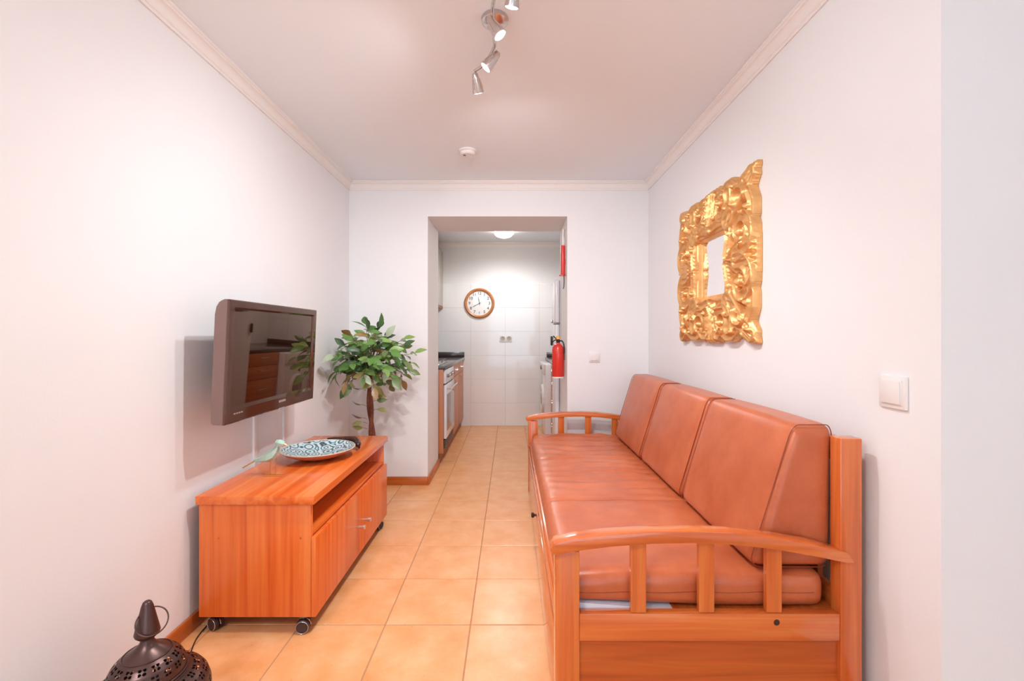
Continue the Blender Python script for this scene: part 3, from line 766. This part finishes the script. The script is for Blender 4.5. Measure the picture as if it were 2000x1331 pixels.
sweep('tail', [bc+Vector((-.078, 0, .067)), bc+Vector((-.136, 0, .034))], [.0042, .0042], M_goldwire, br, 4)
lathe('beak', [(.006, 0), (.003, .008), (0, .015)], bc+Vector((.052, 0, .140)), M_goldwire, br, (1, 0, -.35), 6)
for s_ in (-1, 1):
    sweep('leg', [bc+Vector((.0+s_*.007, s_*.010, .075)), bc+Vector((.0+s_*.007, s_*.010, .003))], .0021, M_goldwire, br, 6)
    sweep('foot', [bc+Vector((-.040, s_*.013, .0024)), bc+Vector((.004, s_*.010, .0028)), bc+Vector((.042, s_*.014, .0024))], .0020, M_goldwire, br, 6)
bo = thing('bowl', (-.990, 2.335, stz), 'shallow round bowl with turquoise and black scale pattern inside', 'bowl')
oc = (-.990, 2.335, stz+.0006)
lathe('outer_shell', [(0, 0), (.06, 0), (.075, .004), (.12, .017), (.158, .034), (.177, .047), (.180, .051), (.177, .0515)], oc, M_bowlout, bo, n=64)
bm = B(); alathe(bm, [(.1775, .0515), (.172, .049), (.150, .038), (.115, .024), (.07, .013), (.03, .008), (0, .007)], oc, 'z', 64, cap=False)
link('glazed_inside', bm, M_glaze, bo, smooth=60)
bm = B(); asweep(bm, [Vector(oc)+Vector((.1785*math.cos(q), .1785*math.sin(q), .0515)) for q in [2*math.pi*i/64 for i in range(64)]], .0028, 6, True)
link('rim', bm, pbr('bowl_rim', srgb(214, 200, 180), .5, var=.2, vscale=60), bo, smooth=60)
orn = thing('carved_ornament', (-.87, 2.60, stz), 'dark brown carved wooden ornament lying behind the patterned bowl', 'ornament')
pts = spline([(-1.02, 2.527, .606), (-.965, 2.536, .604), (-.915, 2.542, .600), (-.872, 2.535, .594), (-.846, 2.508, .585), (-.836, 2.480, .575)], 6)
rad = [.004, .005, .006, .007, .008, .009, .009, .010, .011, .012, .013, .014, .015, .016, .017, .019, .020, .021, .021, .0205, .019, .0175, .016, .016, .017, .0175, .0165, .015, .013, .010, .005]
sweep('body', pts, rad, M_darkwood, orn, 12)
for x, y, zt in ((-.935, 2.541, .600), (-.862, 2.528, .590), (-.842, 2.500, .582)):
    sweep('leg', [(x, y, zt), (x+.004, y+.012, zt-.020), (x+.002, y+.012, stz+.0045)], [.008, .007, .004], M_darkwood, orn, 8)

# ------------------------------------------------------------------ Moroccan lantern and its cord
lc = Vector((-1.006, 1.255, 0))
la = thing('lantern', lc, 'dark bronze pierced metal lantern with conical cap standing on the floor', 'lantern')
def pierced(prof, nseg, rows_holes, name, mat):
    """lathe with flower-shaped openings: faces inside the petals are left out."""
    bm = B(); P = np.array(prof); seg = np.linalg.norm(np.diff(P, axis=0), axis=1); L = np.concatenate([[0], np.cumsum(seg)])
    m = max(8, int(L[-1]/.0019)); ts = np.linspace(0, L[-1], m+1); R_ = np.interp(ts, L, P[:, 0]); Z_ = np.interp(ts, L, P[:, 1])
    rg = [[bm.verts.new(lc+Vector((r*math.cos(2*math.pi*k/nseg), r*math.sin(2*math.pi*k/nseg), z))) for k in range(nseg)] for r, z in zip(R_, Z_)]
    for i in range(m):
        s = (ts[i]+ts[i+1])/2; r = (R_[i]+R_[i+1])/2
        for k in range(nseg):
            hole_ = False
            for s0, cnt, off, size in rows_holes:
                if abs(s-s0) < size*2.2:
                    ph = ((k+.5)/nseg*cnt+off) % 1.0 - .5
                    dx = ph*2*math.pi*r/cnt; dy = s-s0
                    for q in range(4):
                        an = math.radians(45+90*q)
                        if (dx-size*1.15*math.cos(an))**2+(dy-size*1.15*math.sin(an))**2 < (size*.62)**2: hole_ = True; break
                    if hole_: break
            if not hole_: bm.faces.new((rg[i][k], rg[i+1][k], rg[i+1][(k+1) % nseg], rg[i][(k+1) % nseg]))
    for v in [v for v in bm.verts if not v.link_faces]: bm.verts.remove(v)
    return link(name, bm, mat, la, smooth=60)
lathe('cap', [(0, .446), (.006, .4455), (.010, .442), (.014, .432), (.0285, .366), (.030, .359), (.028, .353), (.021, .346), (.0145, .342), (.0145, .337)], lc, M_lantern, la)
lathe('neck', [(.0145, .340), (.018, .331), (.030, .318), (.052, .304), (.055, .3025), (.055, .301), (.050, .301)], lc, M_lantern, la, n=48)
pierced([(.0545, .302), (.068, .293), (.080, .280), (.087, .266), (.090, .252), (.090, .243)], 260, [(.020, 15, 0, .0064), (.046, 18, .5, .0058)], 'upper_dome', M_lantern)
bm = B()
asweep(bm, [lc+Vector((.0915*math.cos(q), .0915*math.sin(q), .243)) for q in [2*math.pi*i/64 for i in range(64)]], .0035, 8, True)
asweep(bm, [lc+Vector((.0555*math.cos(q), .0555*math.sin(q), .3025)) for q in [2*math.pi*i/48 for i in range(48)]], .0016, 6, True)
asweep(bm, [lc+Vector((.094*math.cos(q), .094*math.sin(q), .236)) for q in [2*math.pi*i/64 for i in range(64)]], .0035, 8, True)
link('rim_bands', bm, M_lantern, la, smooth=60)
pierced([(.094, .236), (.112, .231), (.130, .219), (.142, .202), (.149, .180), (.150, .150), (.143, .118)], 340, [(.020, 24, 0, .0060), (.046, 26, .5, .0062), (.080, 22, 0, .006), (.110, 20, .5, .006)], 'lower_body', M_lantern)
lathe('base', [(.143, .118), (.120, .085), (.085, .06), (.06, .045), (.075, .02), (.085, .004), (.085, .0006), (0, .0006)], lc, M_lantern, la, n=48)
rc = lc+Vector((.018, -.006, .392)); rn = Vector((.55, -.62, .55)).normalized(); ru = rn.orthogonal().normalized(); rv = rn.cross(ru)
sweep('ring_handle', [rc+(ru*math.cos(q)+rv*math.sin(q))*.036 for q in [2*math.pi*i/40 for i in range(40)]], .0019, M_lantern, la, 8, True)
cord = sweep('power_cord', spline([(-1.236, 1.99, .004), (-1.232, 1.86, .004), (-1.218, 1.76, .0045), (-1.182, 1.67, .003), (-1.155, 1.60, .003), (-1.125, 1.51, .003), (-1.10, 1.44, .003), (-1.075, 1.41, .003), (-1.05, 1.345, .003)], 8), .0022, M_black, None, 8)
tag(cord, 'thin dark cord on the floor from the lantern to under the stand', 'cord')

# ------------------------------------------------------------------ switches and detector
def switch(name, c, n, ww, hh_, label):
    c = Vector(c); n = Vector(n); o = thing(name, c-Vector((0, 0, hh_/2)), label, 'light switch')
    def bxn(nm, w_, h_, d0, d1, bev):
        if abs(n.x) > .5: x0, x1 = sorted((c.x+n.x*d0, c.x+n.x*d1)); box(nm, x0, x1, c.y-w_/2, c.y+w_/2, c.z-h_/2, c.z+h_/2, M_white, o, bev)
        else: y0, y1 = sorted((c.y+n.y*d0, c.y+n.y*d1)); box(nm, c.x-w_/2, c.x+w_/2, y0, y1, c.z-h_/2, c.z+h_/2, M_white, o, bev)
    bxn('plate', ww, hh_, 0, .009, .0035); bxn('frame', ww*.76, hh_*.76, .009, .0115, .001); bxn('rocker', ww*.68, hh_*.68, .0115, .0155, .0015)
    return o
switch('light_switch', (.664, YB, 1.012), (0, -1, 0), .086, .084, 'small white light switch on the back wall beside the kitchen opening')
switch('light_switch', (XR, 1.287, 1.020), (-1, 0, 0), .092, .094, 'white light switch on the right wall above the sofa end')
sd = thing('smoke_detector', (-.281, 2.975, CZ-.036), 'round white smoke detector on the ceiling', 'smoke detector')
lathe('mount', [(0, 0), (.058, 0), (.058, -.012), (.052, -.014)], (-.281, 2.975, CZ-.0004), M_white, sd)
lathe('cover', [(.050, -.014), (.050, -.028), (.044, -.034), (.02, -.036), (0, -.036)], (-.281, 2.975, CZ), M_white, sd)
lathe('test_button', [(0, 0), (.009, 0), (.009, -.002), (0, -.002)], (-.30, 2.965, CZ-.0355), M_grey, sd, n=14)

# ------------------------------------------------------------------ ceiling spotlight bar
sp = thing('ceiling_spotlight', (-.062, 1.71, CZ-.1), 'brushed nickel ceiling spotlight with wavy bar and four lit halogen heads', 'ceiling light')
lathe('ceiling_plate', [(0, 0), (.050, 0), (.052, -.004), (.050, -.016), (.038, -.026), (.014, -.03), (.010, -.05)], (-.060, 1.735, CZ-.0004), M_nickel, sp)
barc = [(.035, 1.35, 2.322), (.018, 1.43, 2.322), (-.035, 1.49, 2.322), (-.060, 1.56, 2.322), (-.062, 1.66, 2.322), (-.062, 1.745, 2.322), (-.064, 1.79, 2.322), (-.085, 1.85, 2.322), (-.118, 1.915, 2.322), (-.155, 1.955, 2.322)]
sweep('bar', spline(barc, 8), .0065, M_nickel, sp, 10)
SPOTS = [((.015, 1.44, 2.318), (-.16, .40, -.85), 54), ((-.072, 1.60, 2.312), (.50, .0, -.78), 11), ((-.055, 1.80, 2.312), (-.60, .05, -.66), 20), ((-.152, 1.955, 2.318), (.16, .56, -.76), 32)]
def add_spot(i, p, d, pw):
    p = Vector(p); d = Vector(d).normalized(); s = p+Vector((0, 0, -.016))
    h = link('spot_head', alathe(B(), [(0, -.012), (.008, -.012), (.013, -.006), (.0155, .010), (.0235, .055), (.0245, .066), (.0215, .066), (.0205, .058)], s, d, 24, cap=False), M_nickel, sp, smooth=40)
    sweep('pivot', [p, p.lerp(s, .5), s], .005, M_nickel, h, 8)
    lathe('halogen_bulb', [(0, .056), (.020, .057), (.0205, .063), (.016, .068), (0, .070)], s, M_bulb, h, d, 20)
    for k in range(5):
        q = 2*math.pi*k/5; u = d.orthogonal().normalized(); v = d.cross(u)
        sweep('vent_fin', [s+d*.012+(u*math.cos(q)+v*math.sin(q))*.0165, s+d*.05+(u*math.cos(q)+v*math.sin(q))*.0232], .0016, M_nickel, h, 5)
    l = bpy.data.lights.new('halogen_light', 'SPOT'); l.energy = pw; l.color = (.96, .97, .98); l.spot_size = math.radians(165); l.spot_blend = 1.0; l.shadow_soft_size = .022
    o = bpy.data.objects.new('halogen_light', l); C.objects.link(o); o.parent = sp; o.location = s+d*.085-ORG[sp]
    o.rotation_euler = d.to_track_quat('-Z', 'Y').to_euler()
for i, (p, d, pw) in enumerate(SPOTS): add_spot(i, p, d, pw)

# ------------------------------------------------------------------ kitchen, left run
FX = -.616
oc_ = thing('oven_housing', (-.93, 4.50, 0), 'wooden oven housing cabinet just inside the kitchen opening', 'cabinet')
box('side_panel', KX0+.001, FX, 4.145, 4.165, .10, .868, M_kwood, oc_, .001)
box('side_panel', KX0+.001, FX-.02, 4.79, 4.808, .10, .868, M_kwood, oc_, .001)
box('bottom_panel', KX0+.001, FX-.02, 4.165, 4.79, .10, .12, M_kwood, oc_)
box('plinth', KX0+.001, FX-.035, 4.145, 4.808, .0004, .10, M_plinth, oc_)
ov = thing('built_in_oven', (-.9, 4.48, .12), 'silver built-in oven with knobs and glass door under the worktop', 'oven')
box('body', KX0+.1, FX-.004, 4.175, 4.78, .125, .862, M_black, ov)
cp = box('control_panel', FX-.004, FX+.018, 4.185, 4.775, .735, .862, M_white2, ov, .003)
for k in range(5): lathe('knob', [(.016, 0), (.0165, .012), (.013, .022), (0, .0225)], (FX+.018, 4.29+.095*k, .80), M_chrome if k % 2 else M_grey, cp, 'x', 18)
od = box('oven_door', FX-.002, FX+.024, 4.185, 4.775, .225, .722, M_white2, ov, .004)
box('oven_window', FX+.024, FX+.0265, 4.23, 4.73, .29, .63, M_ovenglass, od, .001)
bm = B(); asweep(bm, [(FX+.055, y, .685) for y in np.linspace(4.22, 4.74, 8)], .009, 10)
for y in (4.25, 4.71): asweep(bm, [(FX+.02, y, .685), (FX+.055, y, .685)], .007, 8)
link('oven_handle', bm, M_chrome, od, smooth=50)
for k in range(6): box('vent_slat', FX-.004, FX+.012, 4.185, 4.775, .137+.013*k, .144+.013*k, M_grey, ov)
bcab = thing('base_cabinet', (-.93, 5.36, 0), 'wooden kitchen base cabinet between the oven and the tiled wall', 'cabinet')
box('body', KX0+.001, FX-.022, 4.812, YK-.014, .10, .868, M_kwood, bcab)
box('plinth', KX0+.001, FX-.035, 4.812, YK-.014, .0004, .10, M_plinth, bcab)
for a, b in ((4.814, 5.37), (5.374, YK-.016)):
    d1 = box('door', FX-.021, FX, a, b, .112, .722, M_kwood, bcab, .0015)
    d2 = box('drawer', FX-.021, FX, a, b, .726, .864, M_kwood, bcab, .0015)
    bm = B(); asweep(bm, [(FX+.0, a+.05, .60), (FX+.026, a+.05, .60), (FX+.026, a+.05, .70), (FX+.0, a+.05, .70)], .005, 8); link('handle', bm, M_chrome, d1, smooth=50)
    bm = B(); ym = (a+b)/2; asweep(bm, [(FX+.0, ym-.06, .80), (FX+.026, ym-.06, .80), (FX+.026, ym+.06, .80), (FX+.0, ym+.06, .80)], .005, 8); link('handle', bm, M_chrome, d2, smooth=50)
wt = thing('worktop', (-.92, 5.0, .87), 'dark speckled kitchen worktop with upstand on the left side', 'worktop')
box('slab', KX0+.001, FX+.018, 4.14, YK-.014, .8695, .903, M_work, wt, .004)
box('upstand', KX0+.001, FX+.015, YK-.034, YK-.014, .9035, .966, M_work, wt, .002)
hb = thing('hob', (-.92, 4.50, .9035), 'steel cooking hob set into the left worktop', 'hob')
box('plate', -1.19, -.66, 4.20, 4.79, .9035, .9125, M_steel, hb, .003)
for x in (-1.06, -.79):
    for y in (4.36, 4.64):
        lathe('burner', [(.045, 0), (.045, .006), (.03, .012), (.028, .018), (0, .018)], (x, y, .9126), M_black, hb, n=20)
for y0, y1 in ((4.23, 4.49), (4.51, 4.77)):
    bm = B()
    asweep(bm, [(-1.17, y0, .936), (-.68, y0, .936), (-.68, y1, .936), (-1.17, y1, .936)], .004, 6, True)
    for x in (-1.06, -.79): asweep(bm, [(x, y0, .936), (x, y1, .936)], .004, 6)
    for x in (-1.17, -.68):
        for y in (y0, y1): asweep(bm, [(x, y, .9127), (x, y, .936)], .004, 6)
    link('pan_rest', bm, M_grey, hb, smooth=40)
for (a, b, lb) in ((4.62, 5.26, 'taupe kitchen wall cabinet nearer the opening, above the hob'), (5.265, YK-.002, 'taupe kitchen wall cabinet in the corner by the back wall')):
    uc = thing('wall_cabinet', (-1.07, (a+b)/2, 1.56), lb, 'cabinet', 'kitchen wall cabinets')
    box('body', KX0+.001, -.905, a, b, 1.56, 2.262, M_ucab, uc)
    d = box('door', -.904, -.884, a+.002, b-.003, 1.562, 2.26, M_ucab, uc, .002)
    bm = B(); asweep(bm, [(-.884, a+.05, 1.60), (-.860, a+.05, 1.60), (-.860, a+.05, 1.72), (-.884, a+.05, 1.72)], .005, 8); link('handle', bm, M_chrome, d, smooth=50)
lp = thing('light_pelmet', (-1.0, 5.27, 1.525), 'dark strip under the kitchen wall cabinets', 'pelmet')
box('strip', KX0+.001, -.90, 4.62, YK-.014, 1.540, 1.5595, M_steel, lp, .002); box('lip', -.90, -.885, 4.62, YK-.014, 1.528, 1.5595, M_plinth, lp, .002)

# ------------------------------------------------------------------ kitchen, right run
fr = thing('fridge', (.75, 4.26, 0), 'tall white fridge freezer standing behind the red fire extinguisher', 'fridge')
box('body', .448, 1.06, 4.115, 4.405, .04, 1.70, M_white2, fr, .006)
box('fridge_door',   .405, .446, 4.115, 4.405, .06, 1.283, M_white2, fr, .010, 3)
box('freezer_door', .405, .446, 4.115, 4.405, 1.297, 1.69, M_white2, fr, .010, 3)
box('hinge', .40, .47, 4.118, 4.24, 1.284, 1.296, M_grey, fr, .001)
box('handle', .388, .405, 4.375, 4.398, 1.085, 1.175, M_black, fr, .004)
box('freezer_handle', .392, .405, 4.375, 4.398, 1.30, 1.33, M_chrome, fr, .003)
for x in (.48, 1.02):
    for y in (4.14, 4.38): lathe('foot', [(.018, .0006), (.018, .0395)], (x, y, 0), M_black, fr, n=12)
dw = thing('drawer_cabinet', (.75, 4.86, 0), 'wooden kitchen drawer unit between the fridge and the washing machine', 'cabinet')
box('body', .472, 1.075, 4.42, 5.04, .10, .868, M_kwoody, dw)
box('plinth', .50, 1.075, 4.42, 5.04, .0004, .0995, M_plinth, dw)
for z0, z1 in ((.105, .345), (.35, .59), (.595, .73), (.735, .864)):
    d = box('drawer', .45, .4715, 4.422, 5.038, z0, z1, M_kwoody, dw, .0015)
    bm = B(); zm = (z0+z1)/2+.02; asweep(bm, [(.45, 4.65, zm), (.425, 4.65, zm), (.425, 4.81, zm), (.45, 4.81, zm)], .005, 8); link('handle', bm, M_chrome, d, smooth=50)
wm = thing('washing_machine', (.68, 5.355, 0), 'white front-loading washing machine beyond the fridge', 'washing machine')
box('body', .385, .97, 5.055, 5.655, .03, .862, M_white2, wm, .012, 3)
box('control_panel', .374, .3845, 5.06, 5.65, .74, .858, M_white, wm, .004)
lathe('dial', [(.025, 0), (.024, -.014), (0, -.0145)], (.374, 5.455, .80), M_grey, wm, 'x', 20)
lathe('door_ring', [(.12, 0), (.165, 0), (.17, -.012), (.15, -.025), (.12, -.018)], (.3845, 5.355, .44), M_white, wm, 'x', 40)
lathe('door_glass', [(0, -.03), (.06, -.026), (.118, -.004), (.118, 0), (0, 0)], (.3842, 5.355, .44), M_ovenglass, wm, 'x', 32)
for x in (.44, .92):
    for y in (5.115, 5.595): lathe('foot', [(.02, .0006), (.02, .0305)], (x, y, 0), M_black, wm, n=12)
w2 = thing('worktop', (.78, 5.27, .87), 'dark kitchen worktop on the right side behind the fridge', 'worktop')
box('slab', .455, 1.078, 4.412, YK-.014, .8695, .903, M_work, w2, .004)
box('upstand', .472, 1.078, YK-.034, YK-.014, .9035, .962, M_work, w2, .002)
ke = thing('kettle', (.70, 4.74, .9035), 'steel kettle on the right kitchen worktop', 'kettle')
kc = (.70, 4.74, .9037)
lathe('body', [(0, 0), (.078, 0), (.08, .02), (.074, .10), (.062, .17), (.055, .19), (.02, .20), (0, .20)], kc, M_chrome, ke)
lathe('lid_knob', [(.008, .20), (.012, .212), (.008, .222), (0, .223)], kc, M_black, ke, n=16)
sweep('handle', spline([(.70, 4.795, 1.085), (.70, 4.85, 1.09), (.70, 4.865, 1.03), (.70, 4.85, .96), (.70, 4.82, .94)], 6), .010, M_black, ke, 8)
sweep('spout', [(.70, 4.69, 1.02), (.70, 4.66, 1.05), (.70, 4.645, 1.085)], [.018, .013, .009], M_chrome, ke, 10)

# ------------------------------------------------------------------ clock, socket, kitchen lamp
ccn = Vector((-.4054, YK-.012, 1.602))
ck = thing('wall_clock', ccn-Vector((0, 0, .197)), 'round wall clock with wooden rim and white dial on the kitchen tiles', 'clock')
lathe('rim', [(.160, .0), (.197, .0), (.199, .008), (.194, .020), (.182, .027), (.168, .024), (.160, .014)], ccn, M_clockwood, ck, (0, -1, 0), 64)
lathe('dial', [(0, .004), (.1605, .004), (.1605, .001), (0, .001)], ccn, M_dial, ck, (0, -1, 0), 64)
for h in range(1, 13):
    a = math.radians(90-30*h)
    cu_ = bpy.data.curves.new('numeral', 'FONT'); cu_.body = str(h); cu_.size = .052; cu_.extrude = .0006; cu_.align_x = 'CENTER'; cu_.align_y = 'CENTER'; cu_.offset = .0012
    to = bpy.data.objects.new('tmp', cu_); C.objects.link(to)
    bpy.context.view_layer.update()
    me = bpy.data.meshes.new_from_object(to.evaluated_get(bpy.context.evaluated_depsgraph_get())); bpy.data.objects.remove(to)
    me.materials.clear(); me.materials.append(M_num)
    o = bpy.data.objects.new('numeral', me); C.objects.link(o); o.parent = ck
    o.rotation_euler = (math.pi/2, 0, 0); o.location = ccn+Vector((.130*math.cos(a), -.0048, .130*math.sin(a)))-ORG[ck]
def hand(name, ang, ln, wd, off):
    a = math.radians(90-ang); d = Vector((math.cos(a), 0, math.sin(a))); s = Vector((-d.z, 0, d.x)); bm = B()
    p = [ccn-d*.022+s*wd, ccn+d*ln*.6+s*wd*1.2, ccn+d*ln, ccn+d*ln*.6-s*wd*1.2, ccn-d*.022-s*wd]
    A = [bm.verts.new(q+Vector((0, -off, 0))) for q in p]; Z = [bm.verts.new(q+Vector((0, -off-.0012, 0))) for q in p]
    bm.faces.new(A); bm.faces.new(Z[::-1])
    for k in range(5): bm.faces.new((A[k], Z[k], Z[(k+1) % 5], A[(k+1) % 5]))
    link(name, bm, M_black, ck)
hand('hour_hand', 350, .095, .0032, .007); hand('minute_hand', 242, .115, .0026, .009)
lathe('hub', [(0, .005), (.006, .005), (.006, .012), (0, .012)], ccn, M_black, ck, (0, -1, 0), 14)
so = thing('wall_socket', (-.06, YK-.012, 1.10), 'white double wall socket on the kitchen tiles', 'socket')
box('plate', -.141, .021, YK-.022, YK-.0122, 1.1, 1.184, M_white, so, .003)
for x in (-.101, -.019):
    s_ = lathe('outlet', [(.030, 0), (.030, .002), (.023, .002), (.021, .0008), (0, .0008)], (x, YK-.022, 1.142), M_ucab, so, (0, -1, 0), 24)
    for dz in (-.009, .009): lathe('pin_hole', [(0, .001), (.003, .001), (.003, .0022), (0, .0022)], (x, YK-.022, 1.142+dz), M_black, s_, (0, -1, 0), 10)
kl = thing('kitchen_ceiling_lamp', (-.075, 5.20, CZ-.1), 'lit frosted glass dome lamp on the kitchen ceiling', 'ceiling light')
lathe('mount', [(0, 0), (.125, 0), (.128, -.010), (.118, -.018), (0, -.018)], (-.075, 5.20, CZ-.0004), M_white, kl)
lathe('glass_dome', [(.115, -.018), (.116, -.030), (.105, -.055), (.08, -.078), (.045, -.090), (0, -.094)], (-.075, 5.20, CZ), M_lampglass, kl)
l = bpy.data.lights.new('kitchen_bulb_light', 'SPOT'); l.spot_size = math.radians(178); l.spot_blend = .60; l.energy = 33; l.color = (.97, .97, .96); l.shadow_soft_size = .09
o = bpy.data.objects.new('kitchen_bulb_light', l); C.objects.link(o); o.parent = kl; o.location = (0, 0, -.05)

# added dome lamp, invented to brighten faces turned to the camera; out of view
rl_ = thing('added_fill_lamp', (-1.02, -.5, CZ-.1), 'added unseen dome lamp on the ceiling behind the camera, for fill light', 'ceiling light')
lathe('mount', [(0, 0), (.165, 0), (.168, -.010), (.158, -.018), (0, -.018)], (-1.02, -.5, CZ-.0004), M_white, rl_)
lathe('glass_dome', [(.155, -.018), (.156, -.030), (.14, -.055), (.10, -.078), (.055, -.090), (0, -.094)], (-1.02, -.5, CZ), M_lampglass, rl_)
l = bpy.data.lights.new('added_fill_light', 'POINT'); l.energy = 36; l.color = (.95, .97, 1.0); l.shadow_soft_size = .12
o = bpy.data.objects.new('added_fill_light', l); C.objects.link(o); o.parent = rl_; o.location = (0, 0, -.14)

# ------------------------------------------------------------------ fire extinguisher and red tube at the opening
fe = thing('fire_extinguisher', (.392, 3.75, .83), 'red fire extinguisher hung on the right side of the kitchen opening', 'fire extinguisher')
ec = Vector((.3935, 3.75, .832))
lathe('cylinder', [(0, .004), (.044, .004), (.0495, .012), (.0495, .225), (.046, .25), (.034, .27), (.018, .28), (.016, .29), (0, .29)], ec, M_red, fe, n=40)
lathe('foot_ring', [(.045, 0), (.0498, .0), (.0502, .010), (.045, .010)], ec, M_white, fe, n=40)
lathe('valve', [(.013, .288), (.016, .295), (.016, .315), (.010, .32), (0, .32)], ec, M_black, fe, n=18)
sweep('lever', spline([ec+Vector((0, 0, .318)), ec+Vector((-.02, -.01, .325)), ec+Vector((-.04, -.02, .345))], 4), .0045, M_black, fe, 6)
sweep('carry_handle', spline([ec+Vector((0, -.005, .305)), ec+Vector((-.025, -.012, .312)), ec+Vector((-.05, -.022, .292))], 4), .0050, M_black, fe, 6)
lathe('safety_cap', [(.018, .318), (.019, .332), (.012, .345), (0, .347)], ec, M_yellow, fe, n=18)
sweep('hose', spline([ec+Vector((.012, 0, .305)), ec+Vector((.035, -.012, .30)), ec+Vector((.047, -.022, .26)), ec+Vector((.045, -.030, .20))], 6), .006, M_black, fe, 8)
box('wall_bracket', .4405, OX1, 3.725, 3.775, .98, 1.08, M_grey, fe, .002)
rt_ = thing('hanging_tube', (.43, 3.70, 1.55), 'slim red tube with a dark hose hanging high beside the kitchen opening', 'red tube')
lathe('tube', [(0, 0), (.0165, 0), (.0178, .006), (.0178, .235), (.0165, .243), (0, .243)], (.4285, 3.70, 1.673), M_red, rt_, n=24)
box('clip', .441, OX1, 3.69, 3.71, 1.76, 1.80, M_red, rt_, .001)
sweep('hose', spline([(.437, 3.70, 1.675), (.438, 3.70, 1.62), (.436, 3.70, 1.58), (.430, 3.70, 1.562)], 5), .0035, M_black, rt_, 8)
lathe('end_flange', [(.0, 0), (.026, 0), (.026, .006), (0, .006)], (.4225, 3.70, 1.668), M_red, rt_, n=20)
box('white_strap', .424, .434, 3.695, 3.705, 1.914, 2.05, M_white, rt_, .001)
sweep('cord', spline([(.440, 3.70, 1.90), (.444, 3.70, 1.95), (.439, 3.70, 2.0), (.445, 3.70, 2.05)], 5), .0025, M_ucab, rt_, 6)
print('leaves', nl, 'objects', len(scene.objects))
